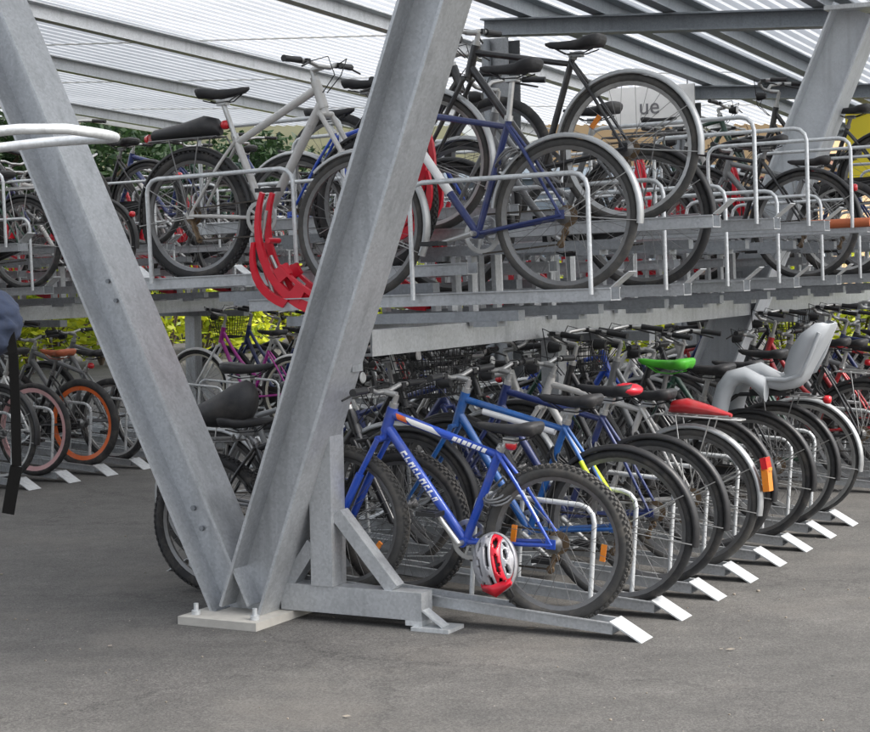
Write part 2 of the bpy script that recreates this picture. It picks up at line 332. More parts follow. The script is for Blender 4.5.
def canopy():
    t = thing('canopy_roof', 'canopy roof of dark steel purlins with pale translucent and grey sheets', 'roof', (0, 0, 0))
    U0, U1 = -1.6, 17.
    def P(u, v, dz=0): return W(u, v, ROOF_Z(v, u) + dz)
    # cross beams (along v) at each frame
    for u in FR:
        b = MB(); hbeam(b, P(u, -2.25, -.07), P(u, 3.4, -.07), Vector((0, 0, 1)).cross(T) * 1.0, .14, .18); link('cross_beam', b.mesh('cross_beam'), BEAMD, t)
    # purlins (along u) resting on the cross beams
    pv = [-12.2, -8.8, -6.35, -3.45, -1.85, -1.2, -.6, .6, 1.8, 3.0]
    for i, v in enumerate(pv):
        hgt = .15 if v < -2.5 else .165
        z0 = .003
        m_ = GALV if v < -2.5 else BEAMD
        b = MB()
        y = T; z = Vector((0, 0, 1)); wd = .055
        prof = [(-wd, 0), (wd, 0), (wd, .012), (-wd + .012, .012), (-wd + .012, hgt - .012), (wd, hgt - .012), (wd, hgt), (-wd, hgt)]
        a, c = P(U0, v, z0), P(U1, v, z0)
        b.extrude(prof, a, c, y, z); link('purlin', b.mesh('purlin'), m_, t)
    # corrugated sheets over the purlins
    def sheet(v0, v1, m_, name, pitch=.14, amp=.016):
        b = MB(); vs = []; fs = []
        n = int((v1 - v0) / pitch) * 4; m = 8
        for i in range(n + 1):
            v = v0 + (v1 - v0) * i / n; dz = amp if (i % 4) in (1, 2) else -amp
            for j in range(m + 1): vs.append(P(U0 + (U1 - U0) * j / m, v, .215 + dz))
        for i in range(n):
            for j in range(m): fs.append((i * (m + 1) + j, i * (m + 1) + j + 1, (i + 1) * (m + 1) + j + 1, (i + 1) * (m + 1) + j))
        b.add(vs, fs, False); link(name, b.mesh(name), m_, t)
    m, nt_, bs = nodes_mat('translucent_sheet')
    for nd in list(nt_.nodes):
        if nd.type != 'OUTPUT_MATERIAL': nt_.nodes.remove(nd)
    out = [n for n in nt_.nodes if n.type == 'OUTPUT_MATERIAL'][0]
    tl = nt_.nodes.new('ShaderNodeBsdfTranslucent'); df = nt_.nodes.new('ShaderNodeBsdfDiffuse'); mx = nt_.nodes.new('ShaderNodeMixShader')
    tc = nt_.nodes.new('ShaderNodeTexCoord'); nz = nt_.nodes.new('ShaderNodeTexNoise'); nz.inputs['Scale'].default_value = 1.2; nz.inputs['Detail'].default_value = 6
    rp = nt_.nodes.new('ShaderNodeValToRGB'); rp.color_ramp.elements[0].color = (.60, .62, .64, 1); rp.color_ramp.elements[1].color = (.92, .93, .94, 1)
    nt_.links.new(tc.outputs['Object'], nz.inputs[0]); nt_.links.new(nz.outputs['Fac'], rp.inputs[0]); nt_.links.new(rp.outputs[0], tl.inputs[0])
    df.inputs[0].default_value = (.7, .72, .74, 1); mx.inputs[0].default_value = .22
    nt_.links.new(tl.outputs[0], mx.inputs[1]); nt_.links.new(df.outputs[0], mx.inputs[2]); nt_.links.new(mx.outputs[0], out.inputs[0])
    m2 = m.copy(); m2.name = 'grey_translucent_sheet'  # same sheet in a greyer tint
    for nd in m2.node_tree.nodes:
        if nd.type == 'VALTORGB': nd.color_ramp.elements[0].color = (.34, .36, .38, 1); nd.color_ramp.elements[1].color = (.56, .58, .60, 1)
    sheet(-12.7, -6.36, m2, 'translucent_sheet', .18, .02)
    sheet(-6.35, -1.4, m, 'translucent_sheet')
    sheet(-1.39, 3.4, m2, 'grey_sheet')  # translucency added to this grey sheet to brighten the racks below
    # glazing ribs under the translucent sheets, along v
    b = MB()
    for k in range(int((U1 - U0) / 3.1)):
        u = U0 + .6 + 3.1 * k
        b.bar(P(u, -12.6, .196), P(u, -1.5, .196), .03, .006)
    link('rib', b.mesh('rib'), WHITEP, t)
    b = MB(); b.bar(P(U0, -12.75, .12), P(U1, -12.75, .12), .02, .12); link('eave_fascia', b.mesh('eave_fascia'), WHITEP, t)
canopy()

# ------------------------------------------------------------------ racks
def hoop_mesh(L, Hh, key):
    def f(b):
        r = .07; pts = [(.06, 0, 0)]
        pts += [(.06, 0, Hh - r)] + [(.06 + r - r * math.cos(a), 0, Hh - r + r * math.sin(a)) for a in (rad(30), rad(60), rad(90))]
        pts += [(L - r + r * math.sin(a), 0, Hh - r + r * math.cos(a)) for a in (0, rad(30), rad(60), rad(90))] + [(L, 0, 0)]
        b.tube(pts, .0115, 8)
    return cached(key, f)
def channel(L, wd=.055, hh=.055, th=.005, lipw=.012):
    def f(b):
        prof = [(-wd - lipw, hh), (-wd - lipw, hh - th), (-wd, hh - th), (-wd, 0), (wd, 0), (wd, hh - th), (wd + lipw, hh - th), (wd + lipw, hh), (wd - th, hh), (wd - th, th), (-wd + th, th), (-wd + th, hh)]
        b.extrude(prof, (0, 0, 0), (L, 0, 0), Vector((0, 1, 0)), Vector((0, 0, 1)))
    return cached(f'channel/{L}/{wd}/{hh}', f)
def lip_mesh():
    def f(b):   # ramp plate at a lower tray's outer end
        b.extrude([(-.066, 0), (.066, 0), (.066, .006), (-.066, .006)], (.012, 0, .052), (-.135, 0, -.018), Vector((0, 1, 0)), Vector((-.43, 0, .9)))
    return cached('ramp_lip', f)
def guide_mesh():
    def f(b):
        b.extrude([(-.045, 0), (.045, 0), (.045, .004), (-.045, .004)], (.0, 0, .06), (-.085, 0, .125), Vector((0, 1, 0)), Vector((.6, 0, .8)))
    return cached('guide_plate', f)
def holder_mesh():
    def f(b):   # red plastic cradle with cut-outs that clasps the front wheel; origin = wheel hub
        for s_ in (-1, 1):
            def strip(r0, r1, a0, a1, w0, w1, y, N=12, bulge=0.0):
                lo = []
                for i in range(N + 1):
                    k = i / N; a = rad(a0 + (a1 - a0) * k); ri = r0 + (r1 - r0) * k + bulge * math.sin(math.pi * k); wd = w0 + (w1 - w0) * k
                    c, sn = math.cos(a), math.sin(a); y0, y1 = s_ * y, s_ * (y + .022)
                    lo.append([(ri * c, y0, ri * sn), (ri * c, y1, ri * sn), ((ri + wd) * c, y1, (ri + wd) * sn), ((ri + wd) * c, y0, (ri + wd) * sn)])
                b.loft(lo, True, False)
            strip(.35, .46, -82, 26, .062, .020, .034, 16, .012)
            strip(.33, .36, -78, -24, .03, .012, .040, 10, -.02)
            strip(.43, .47, -48, -4, .050, .018, .046, 9, .045)
            for a in (-70, -50, -30):
                strip(.33, .33, a - 5, a + 5, .08, .08, .037, 3)
        for a in (-78, -56, -30, -4):
            c, sn = math.cos(rad(a)), math.sin(rad(a)); b.tube([(.40 * c, -.05, .40 * sn), (.40 * c, .05, .40 * sn)], .014, 7)
    return cached('wheel_holder', f)
def arm_mesh():
    def f(b):
        b.tube([(.40, .02, -.30), (.46, .02, -.05), (.42, .02, .12)], .009, 6); b.tube([(.30, -.02, -.37), (.43, -.02, -.1)], .009, 6)
    return cached('pivot_arm', f)
VCS = {}
TILT_LOW, TILT_UP = .07, -.022
def lower_tray(rack, u, v_out, side, hoop=True):
    rot = ROT_R if side > 0 else ROT_L
    o = link('lower_tray', channel(1.95, .052, .05), GALV, rack, W(u, v_out, .022), (0, -TILT_LOW, rot))
    link('ramp_lip', lip_mesh(), GALVL, o)
    if hoop: link('hoop', hoop_mesh(.62, .47, 'hoop/low'), GALVL, o, (.10, -.085 * side, .03))
    return o
def v_out_x(rack, v_out, dv): return abs(v_out - VCS[rack.name]) - dv
def upper_tray(rack, u, v_out, z, side, hoop=True, orange=False, holder=True):
    rot = ROT_R if side > 0 else ROT_L
    tilt = TILT_UP if side > 0 else .03
    o = link('upper_tray', channel(1.9, .055, .058), GALV, rack, W(u, v_out, z), (0, -tilt, rot))
    if hoop:
        link('hoop', hoop_mesh(.95, .54, 'hoop/up'), GALVL, o, (.02, .088 * side, .03))
    link('guide_plate', guide_mesh(), GALVL, o)
    link('slide_rail', cached('slide_rail', lambda b: (b.box((1.08, 0, -.055), (.62, .035, .024)), b.box((.62, 0, -.091), (.06, .055, .012)), b.box((1.45, 0, -.091), (.06, .055, .012)))), GALVD, o)
    if holder: h = link('wheel_holder', holder_mesh(), REDP, o, (1.38 if side > 0 else 1.23, 0, .37 if side > 0 else .54)); link('pivot_arm', arm_mesh(), ALU, h)
    if z > 1.43:
        hh = (z - 1.40) / 2 + .012
        for x in (v_out_x(rack, v_out, .32), v_out_x(rack, v_out, -.32)):
            link('riser', cached(f'riser/{z:.2f}', lambda b: (b.box((-.045, 0, 0), (.012, .03, hh)), b.box((.045, 0, 0), (.012, .03, hh)))), GALV, o, (x, 0, -.085 - hh))
    if orange: link('grip_end', cached('grip_end', lambda b: b.tube([(-.02, 0, .03), (.36, 0, .03)], .028, 8)), mat('orange_rust', (.42, .11, .04), .6), o, (0, .06 * side, .03))
    return o
def rack_frame(label, vc, u0, u1, step, beams=((-.32, -.25), (.32, -.25)), end=None):
    t = thing('bike_rack', label, 'bike rack', (0, 0, 0), group='two-tier bike racks'); VCS[t.name] = vc
    n = max(1, int(round((u1 - u0) / step)))
    for i in range(n + 1):
        u = u0 + i * (u1 - u0) / n
        pv, f0, f1, sides, arm = vc, -.59, .59, (-1, 1), (-.62, .62)
        if end and i == 0: pv, f0, f1, sides, arm = end
        b = MB(); b.bar(W(u, pv, .161), W(u, pv, 1.105), .055, .06, R); link('post', b.mesh('post'), GALV, t)
        b = MB(); b.bar(W(u, vc + f0, .10), W(u, vc + f1, .10), .05, .06); link('foot_beam', b.mesh('foot_beam'), GALV, t)
        for s_ in (-1, 1):
            reach = .34 if s_ > 0 or not (end and i == 0) else .19
            b = MB(); b.bar(W(u, pv + s_ * .062, .48 if reach > .3 else .34), W(u, pv + s_ * reach, .162), .035, .03); link('brace', b.mesh('brace'), GALV, t)
            if s_ in sides:
                q = f1 if s_ > 0 else -f0
                b = MB(); b.box(W(u, vc + s_ * (q + .05), .008), (.075, .09, .008), UV); b.box(W(u, vc + s_ * (q - .04), .028), (.05, .04, .0115), UV)
                b.bar(W(u - .02, vc + s_ * (q + .003), .085), W(u - .02, vc + s_ * (q + .10), .02), .03, .004)
                link('foot_pad', b.mesh('foot_pad'), GALVL, t)
        b = MB(); b.bar(W(u, vc + arm[0], 1.135), W(u, vc + arm[1], 1.135), .045, .028); link('cross_arm', b.mesh('cross_arm'), GALVD, t)
    for bv, bs in beams:
        b = MB()
        y, z = T, Vector((0, 0, 1)); w_, h_ = .03, .058
        prof = [(-w_, -h_), (w_, -h_), (w_, -h_ + .01), (-w_ + .01, -h_ + .01), (-w_ + .01, h_ - .01), (w_, h_ - .01), (w_, h_), (-w_, h_)]
        if bv > 0: prof = [(-p, q) for p, q in prof][::-1]
        b.extrude(prof, W(u0 + bs, vc + bv, 1.222), W(u1 + .3, vc + bv, 1.222), y, z); link('carrier_beam', b.mesh('carrier_beam'), GALV, t)
    return t
# ------------------------------------------------------------------ bicycles
GEO = dict(
    mtb=dict(wb=1.05, r=.335, tr=.027, bb=(.43, .30), seat=(.275, .71), ht=(.80, .86), hb=(.835, .75), st=(.225, .84), tube=(.019, .021), bar='flat'),
    mtb2=dict(wb=1.07, r=.335, tr=.026, bb=(.43, .30), seat=(.275, .71), ht=(.765, .955), hb=(.805, .82), st=(.21, .93), tube=(.020, .023), bar='flat'),
    trek=dict(wb=1.06, r=.348, tr=.020, bb=(.44, .285), seat=(.27, .79), ht=(.775, .90), hb=(.815, .77), st=(.245, .93), tube=(.016, .018), bar='flat'),
    city=dict(wb=1.08, r=.348, tr=.021, bb=(.46, .285), seat=(.28, .74), ht=(.79, .93), hb=(.825, .78), st=(.25, .90), tube=(.016, .019), bar='swept', low=True),
    road=dict(wb=1.02, r=.343, tr=.015, bb=(.42, .275), seat=(.28, .82), ht=(.79, .87), hb=(.82, .76), st=(.255, .93), tube=(.014, .016), bar='swept'),
    cruiser=dict(wb=1.12, r=.345, tr=.030, bb=(.48, .29), seat=(.30, .70), ht=(.84, .90), hb=(.875, .77), st=(.26, .86), tube=(.017, .019), bar='swept', low=True),
)
def m_tyre(r, tr, knob):
    def f(b):
        n = 10; c = r - tr
        b.ring([(c + tr * math.cos(2 * math.pi * k / n), tr * 1.02 * math.sin(2 * math.pi * k / n)) for k in range(n)], 44)
        if knob:
            for i in range(72):
                a = 2 * math.pi * i / 72
                for y, da, ex in ((-.017, .5, -.004), (.017, .5, -.004), (-.006, 0, .0015), (.007, 0, .0015)):
                    aa = a + da * 2 * math.pi / 72; q = r + ex
                    mt = Matrix.Rotation(-aa, 3, 'Y'); p = Vector((q * math.cos(aa), y, q * math.sin(aa)))
                    b.box(p, (.0045, .0055, .0078), mt)
    return cached(f'tyre/{r}/{tr}/{knob}', f)
def m_rim(r, tr, deep=.017):
    def f(b):
        c = r - 2 * tr + .004
        b.ring([(c, -.013), (c + .006, -.014), (c + .006, .014), (c, .013), (c - deep, .007), (c - deep, -.007)], 44, smooth=False)
    return cached(f'rim/{r}/{tr}/{deep}', f)
def m_spokes(r, tr, big):
    def f(b):
        c = r - 2 * tr - .012; hub = .024 if not big else .034
        for i in range(28):
            s_ = 1 if i % 2 else -1; a = 2 * math.pi * i / 28; a2 = a + (1.15 if (i // 2) % 2 else -1.15)
            b.tube([(hub * math.cos(a2), s_ * .03, hub * math.sin(a2)), (c * math.cos(a), s_ * .002, c * math.sin(a))], .0014, 3, False)
        b.ring([(0.001, -.052), (.008, -.052), (.008, -.034), (hub + .004, -.032), (hub + .004, -.028), (.014, -.02), (.014, .02), (hub + .004, .028), (hub + .004, .032), (.008, .034), (.008, .052), (.001, .052)], 14, closed=False)
        b.tube([((r * .5), .0, .008), (c - .01, 0, .01)], .0016, 3)
    return cached(f'spokes/{r}/{tr}/{big}', f)
def m_reflector(r, a):
    def f(b):
        mt = Matrix.Rotation(-rad(a), 3, 'Y'); q = r * .62
        b.box((q * math.cos(rad(a)), -.012, q * math.sin(rad(a))), (.011, .006, .036), mt)
    return cached(f'spoke_reflector/{r}/{a}', f)
def m_fender(r, tr, a0, a1, key, wd=.027):
    def f(b):
        q = r + .014
        prof = [(q - .012, -wd), (q + .004, -wd * .8), (q + .011, 0), (q + .004, wd * .8), (q - .012, wd), (q - .013, wd * .9), (q + .002, wd * .7), (q + .008, 0), (q + .002, -wd * .7), (q - .013, -wd * .9)]
        b.ring(prof, 26, a0, a1)
        for a in ((a0 + a1) / 2 + (.55 if a1 < rad(179) else .35), a0 + .06 if a0 < 0 else a0 + .1):
            pass
    return cached(f'mudguard/{r}/{key}', f)
def m_stays(r, angs):
    def f(b):
        q = r + .014
        for a in angs:
            for s_ in (-1, 1):
                b.tube([(0, s_ * .055, 0), (q * .97 * math.cos(a), s_ * .034, q * .97 * math.sin(a))], .0026, 4)
    return cached(f'mudguard_stay/{r}/{angs}', f)
def m_frame(ty):
    g = GEO[ty]; zr = g['r']
    def f(b):
        bb = Vector((g['bb'][0], 0, g['bb'][1])); se = Vector((g['seat'][0], 0, g['seat'][1])); ht = Vector((g['ht'][0], 0, g['ht'][1])); hb = Vector((g['hb'][0], 0, g['hb'][1]))
        hub = Vector((0, 0, zr)); tt, dt = g['tube']
        k = ht + (hb - ht) * .25; k2 = ht + (hb - ht) * .78
        b.tube([bb, se + (se - bb) * .03], tt, 10)
        b.tube([ht, hb], tt + .006, 12)
        if not g.get('low'):
            b.tube([k, se + (bb - se) * .05], [tt + .001, tt - .002], 10)
            b.tube([k2, bb], [dt + .002, dt], 10)
        else:
            lowp = se + (bb - se) * .60
            n = 9
            for off, e0, e1, rr in ((0, k2, bb, dt), (.0, k, lowp, tt)):
                pts = []
                for i in range(n):
                    s_ = i / (n - 1); p = e0.lerp(e1, s_); p.z -= math.sin(math.pi * s_) * (.06 if ty == 'city' else .045); pts.append(p)
                b.tube(pts, rr, 10)
        for s_ in (-1, 1):
            y = Vector((0, s_ * .058, 0)); yi = Vector((0, s_ * .022, 0))
            b.tube([bb + yi * .8, bb.lerp(hub, .3) + yi * 1.5, hub + y], [.011, .010, .009], 8)
            b.tube([se.lerp(bb, .03) + yi * .8, se.lerp(hub, .35) + yi * 1.6, hub + y], [.009, .009, .007], 8)
            b.box(hub + y * .97 + Vector((.005, 0, .004)), (.022, .004, .02))
        b.tube([bb + Vector((0, -.036, 0)), bb + Vector((0, .036, 0))], .022, 10)
        m_ = se.lerp(hub, .35); b.tube([m_ + Vector((0, -.035, 0)), m_ + Vector((0, .035, 0))], .007, 6)
    return cached('frame/' + ty, f)
def m_fork(ty):
    g = GEO[ty]
    def f(b):
        ht = Vector((g['ht'][0], 0, g['ht'][1])); hb = Vector((g['hb'][0], 0, g['hb'][1])); d = (hb - ht).normalized()
        hub = Vector((g['wb'], 0, g['r'])); cr = hb + d * .03
        b.tube([hb, cr], .02, 10); b.tube([cr + Vector((0, -.06, 0)), cr + Vector((0, .06, 0))], .016 if ty[:3] == 'mtb' else .012, 8)
        for s_ in (-1, 1):
            y = Vector((0, s_ * .056, 0)); 
            if ty[:3] == 'mtb':
                mid = cr.lerp(hub, .42); b.tube([cr + y, mid + y], .0135, 8); b.tube([mid + y, hub + y + Vector((-.02, 0, .01)), hub + y], [.02, .018, .012], 8)
            else:
                b.tube([cr + y * .8, cr.lerp(hub, .5) + y + d * .01, hub + y - Vector((.035, 0, -.06)), hub + y], [.013, .012, .009, .007], 8)
    return cached('fork/' + ty, f)
def m_bar(ty, kind):
    g = GEO[ty]
    def f(b):
        ht = Vector((g['ht'][0], 0, g['ht'][1])); hb = Vector((g['hb'][0], 0, g['hb'][1])); d = (ht - hb).normalized()
        t0 = ht + d * (.06 if kind != 'swept' else .11); b.tube([ht, t0], .013, 8); c = t0 + Vector((.07, 0, .01)); b.tube([t0, c], .014, 8)
        b.tube([ht - d * .002, ht + d * .022], .021, 10)
        for s_ in (-1, 1):
            if kind == 'flat':
                pts = [c, c + Vector((.0, s_ * .06, .0)), c + Vector((-.01, s_ * .13, .02)), c + Vector((-.03, s_ * .31, .022))]
            elif kind == 'drop':
                pts = [c, c + Vector((0, s_ * .18, 0)), c + Vector((.06, s_ * .205, -.01)), c + Vector((.10, s_ * .21, -.06)), c + Vector((.06, s_ * .215, -.12)), c + Vector((-.06, s_ * .22, -.13))]
            else:
                pts = [c, c + Vector((.03, s_ * .06, .015)), c + Vector((.035, s_ * .14, .05)), c + Vector((-.02, s_ * .22, .065)), c + Vector((-.10, s_ * .26, .06)), c + Vector((-.20, s_ * .275, .05))]
            b.tube(pts, .0115, 8)
    return cached(f'handlebar/{ty}/{kind}', f), 
def bar_pts(ty, kind):
    g = GEO[ty]
    ht = Vector((g['ht'][0], 0, g['ht'][1])); hb = Vector((g['hb'][0], 0, g['hb'][1])); d = (ht - hb).normalized()
    return ht + d * (.06 if kind != 'swept' else .11) + Vector((.07, 0, .01))
def m_grip(ty, kind, s_):
    c = bar_pts(ty, kind)
    def f(b):
        if kind == 'flat': p, q = c + Vector((-.018, s_ * .19, .021)), c + Vector((-.031, s_ * .32, .022))
        elif kind == 'drop': p, q = c + Vector((.02, s_ * .217, -.125)), c + Vector((-.065, s_ * .22, -.13))
        else: p, q = c + Vector((-.09, s_ * .257, .061)), c + Vector((-.212, s_ * .276, .05))
        b.tube([p, p.lerp(q, .5), q], [.017, .0155, .017], 9)
    return cached(f'grip/{ty}/{kind}/{s_}', f)
def m_lever(ty, kind, s_):
    c = bar_pts(ty, kind)
    def f(b):
        if kind == 'flat': a = c + Vector((-.01, s_ * .15, .018)); e = c + Vector((.045, s_ * .28, -.02))
        elif kind == 'drop': a = c + Vector((.06, s_ * .205, .0)); e = c + Vector((.10, s_ * .21, -.12))
        else: a = c + Vector((-.03, s_ * .23, .06)); e = c + Vector((-.15, s_ * .32, .02))
        b.box(a, (.018, .016, .012)); b.tube([a, a.lerp(e, .35) + Vector((.02, 0, 0)), e], [.007, .006, .005], 6)
        # cable loop to the frame
        h = Vector((GEO[ty]['ht'][0], 0, GEO[ty]['ht'][1]))
        b.tube([a + Vector((.01, -s_ * .02, 0)), a + Vector((.09, -s_ * .06, .02)), h + Vector((.13, s_ * .03, .02)), h + Vector((.05, s_ * .02, -.06))], .003, 5)
    return cached(f'brake_lever/{ty}/{kind}/{s_}', f)
def m_saddle(wide):
    def f(b):
        secs = []; L = .28
        for i in range(13):
            k = min(1, i / 10); x = .16 - L * k - (.010 if i == 11 else .014 if i == 12 else 0)
            hw = (.018 + .012 * k if k < .45 else .0234 + (.062 if not wide else .085) * min(1, ((k - .45) / .4)) ** 1.2)
            if k > .9: hw *= .86
            if k == 0: hw *= .55
            zt = .0 + .012 * (k - .35) ** 2 * 3 + (.006 if k > .7 else 0); th = .028 + .03 * k
            if k == 0: th *= .5
            if i == 11: hw *= .82; th *= .7
            if i == 12: hw *= .5; th *= .3
            sec = []
            for j in range(12):
                a = 2 * math.pi * j / 12; cs, sn = math.cos(a), math.sin(a)
                sec.append((x, hw * math.copysign(abs(cs) ** .7, cs), zt + (th * .35 * math.copysign(abs(sn) ** .8, sn) if sn > 0 else th * .8 * sn * (1 if abs(cs) > .3 else .7))))
            secs.append(sec)
        b.loft(secs)
        for s_ in (-1, 1): b.tube([(.11, s_ * .012, -.02), (.05, s_ * .02, -.05), (-.04, s_ * .022, -.05), (-.10, s_ * .035, -.03)], .0035, 5)
    return cached(f'saddle/{wide}', f)
def m_seatpost(ty, ex):
    g = GEO[ty]
    def f(b):
        se = Vector((g['seat'][0], 0, g['seat'][1])); st = Vector((g['st'][0], 0, g['st'][1] + ex))
        b.tube([se, st - Vector((0, 0, .03))], .0135, 10); b.box(st - Vector((0, 0, .032)), (.028, .022, .012))
        b.tube([se, se + (st - se).normalized() * .025], .021, 10); b.tube([se + Vector((-.0, -.03, .01)), se + Vector((-.0, .03, .01))], .005, 5)
    return cached(f'seatpost/{ty}/{ex}', f)
def m_crank(ang):
    def f(b):
        ca, sa = math.cos(ang), math.sin(ang)
        for s_ in (-1, 1):
            q = -s_
            p0 = Vector((0, s_ * .07, 0)); p1 = Vector((q * .17 * ca, s_ * .085, q * .17 * sa)); b.tube([p0, p1], [.014, .010], 7)
        b.ring([(.088, -.046), (.092, -.044), (.088, -.042), (.07, -.042), (.07, -.046)], 28, smooth=False)
        for i in range(5):
            a = 2 * math.pi * i / 5; b.bar((0, -.048, 0), (.075 * math.cos(a), -.046, .075 * math.sin(a)), .006, .002, (0, 1, 0))
        b.tube([(0, -.075, 0), (0, .075, 0)], .013, 8)
    return cached(f'crankset/{ang:.2f}', f)
def m_pedal():
    def f(b):
        for dx in (-.042, .042): b.box((dx, 0, 0), (.006, .045, .010))
        b.box((0, 0, 0), (.036, .012, .009)); b.box((0, .04, 0), (.036, .004, .009)); b.box((0, -.04, 0), (.036, .004, .009))
    return cached('pedal', f)
def m_chain(ty):
    g = GEO[ty]
    def f(b):
        r1, r2 = .09, .034; x, z = g['bb'][0], g['bb'][1]
        b.bar((0, -.045, g['r'] + r2), (x, -.045, z + r1), .003, .004); b.bar((0.03, -.045, g['r'] - r2 - .09), (x, -.045, z - r1), .003, .004)
    return cached('chain/' + ty, f)
def m_gears(big):
    def f(b):
        n = 6 if big else 2
        for i in range(n):
            q = .05 - i * .0055 if big else .034; y = -.018 - i * .005
            b.ring([(q, y), (q, y - .002), (.012, y - .002), (.012, y)], 20, smooth=False)
        if big:
            b.bar((.01, -.045, -.03), (.045, -.045, -.125), .006, .014, (0, 1, 0))
            for c in ((.022, -.07), (.045, -.125)): b.ring([(.019, -.041), (.019, -.046), (.004, -.046), (.004, -.041)], 10, c=c)
    return cached(f'sprockets/{big}', f)
def m_carrier(ty):
    g = GEO[ty]; z = g['r'] * 2 + .06
    def f(b):
        for s_ in (-1, 1):
            b.tube([(.19, s_ * .045, z), (-.22, s_ * .06, z), (-.25, s_ * .03, z)], .005, 6)
            b.tube([(-.10, s_ * .06, z), (0, s_ * .062, g['r'])], .004, 5); b.tube([(.08, s_ * .052, z), (0, s_ * .062, g['r'])], .004, 5)
        for x in (-.2, -.1, 0, .1, .18): b.tube([(x, -.055, z), (x, .055, z)], .004, 5)
        b.tube([(.19, .04, z), (g['seat'][0] - .01, .02, g['seat'][1] - .08)], .004, 5)
        b.tube([(-.25, -.03, z), (-.25, .03, z)], .005, 6)
        b.bar((.15, 0, z + .016), (-.18, 0, z + .014), .018, .004); b.tube([(.14, 0, z), (.15, 0, z + .03)], .006, 5)
    return cached('luggage_carrier/' + ty, f)
def m_basket():
    def f(b):
        # woven wire basket; origin at the top centre
        for i in range(6):
            k = i / 5; hx, hy, z = .105 + .04 * k, .14 + .045 * k, -.24 + .24 * k
            pts = [(hx, hy, z), (-hx, hy, z), (-hx, -hy, z), (hx, -hy, z), (hx, hy, z)]; b.tube(pts, .006 if i == 5 else .003, 5)
        for s_ in range(9):
            k = -1 + 2 * s_ / 8
            for sy in (-1, 1):
                b.tube([(.105 * k, sy * .14, -.24), (.145 * k, sy * .185, 0)], .0028, 4); b.tube([(sy * .105, .14 * k, -.24), (sy * .145, .185 * k, 0)], .0028, 4)
        for s_ in range(7): b.tube([(-.105, -.14 + .28 * s_ / 6, -.24), (.105, -.14 + .28 * s_ / 6, -.24)], .0028, 4)
    return cached('basket', f)
def m_guard(ty):
    g = GEO[ty]
    def f(b):
        x, z = g['bb']; 
        b.loft([[(x + .12, -.05, z - .06), (x + .12, -.05, z + .07), (x + .12, -.058, z + .07), (x + .12, -.058, z - .06)],
                [(x, -.05, z - .105), (x, -.05, z + .105), (x, -.060, z + .105), (x, -.060, z - .105)],
                [(0.06, -.05, g['r'] - .05), (0.06, -.05, g['r'] + .045), (0.06, -.058, g['r'] + .045), (0.06, -.058, g['r'] - .05)]], True, False)
    return cached('chain_guard/' + ty, f)
def m_stand(ty):
    g = GEO[ty]
    def f(b): b.tube([(g['bb'][0] - .08, .03, g['bb'][1] - .01), (g['bb'][0] - .26, .075, g['bb'][1] - .03)], [.009, .007], 7)
    return cached('kickstand/' + ty, f)
def m_bottle():
    return cached('light_body', lambda b: b.ring([(.001, -.022), (.017, -.021), (.024, -.010), (.024, .010), (.019, .02), (.001, .023)], 12, closed=False))

def m_headlight(): return cached('headlight', lambda b: b.tube([(-.035, 0, 0), (.0, 0, 0), (.03, 0, 0)], [.018, .03, .033], 12))
def m_lens(): return cached('lens', lambda b: b.tube([(.031, 0, 0), (.037, 0, 0)], [.029, .024], 12))
def m_lock(q):
    def f(b):
        rnd = random.Random(q); pts = []
        for i in range(40):
            a = 2 * math.pi * i / 39 * 3; k = i / 39
            pts.append((.03 + .055 * math.cos(a) + .02 * math.sin(7 * k), .05 * math.sin(a), -.09 - .10 * abs(math.sin(a * .5 + q)) - .03 * k))
        b.tube(pts, .0055, 6); b.tube([pts[0], Vector(pts[0]) + Vector((.03, 0, -.05))], .011, 8)
    return cached(f'cable_lock/{q}', f)
TYPE_WORD = dict(mtb='mountain bike', mtb2='mountain bike', trek='trekking bicycle', city='step-through city bicycle', road='slim old bicycle', cruiser='beach cruiser')
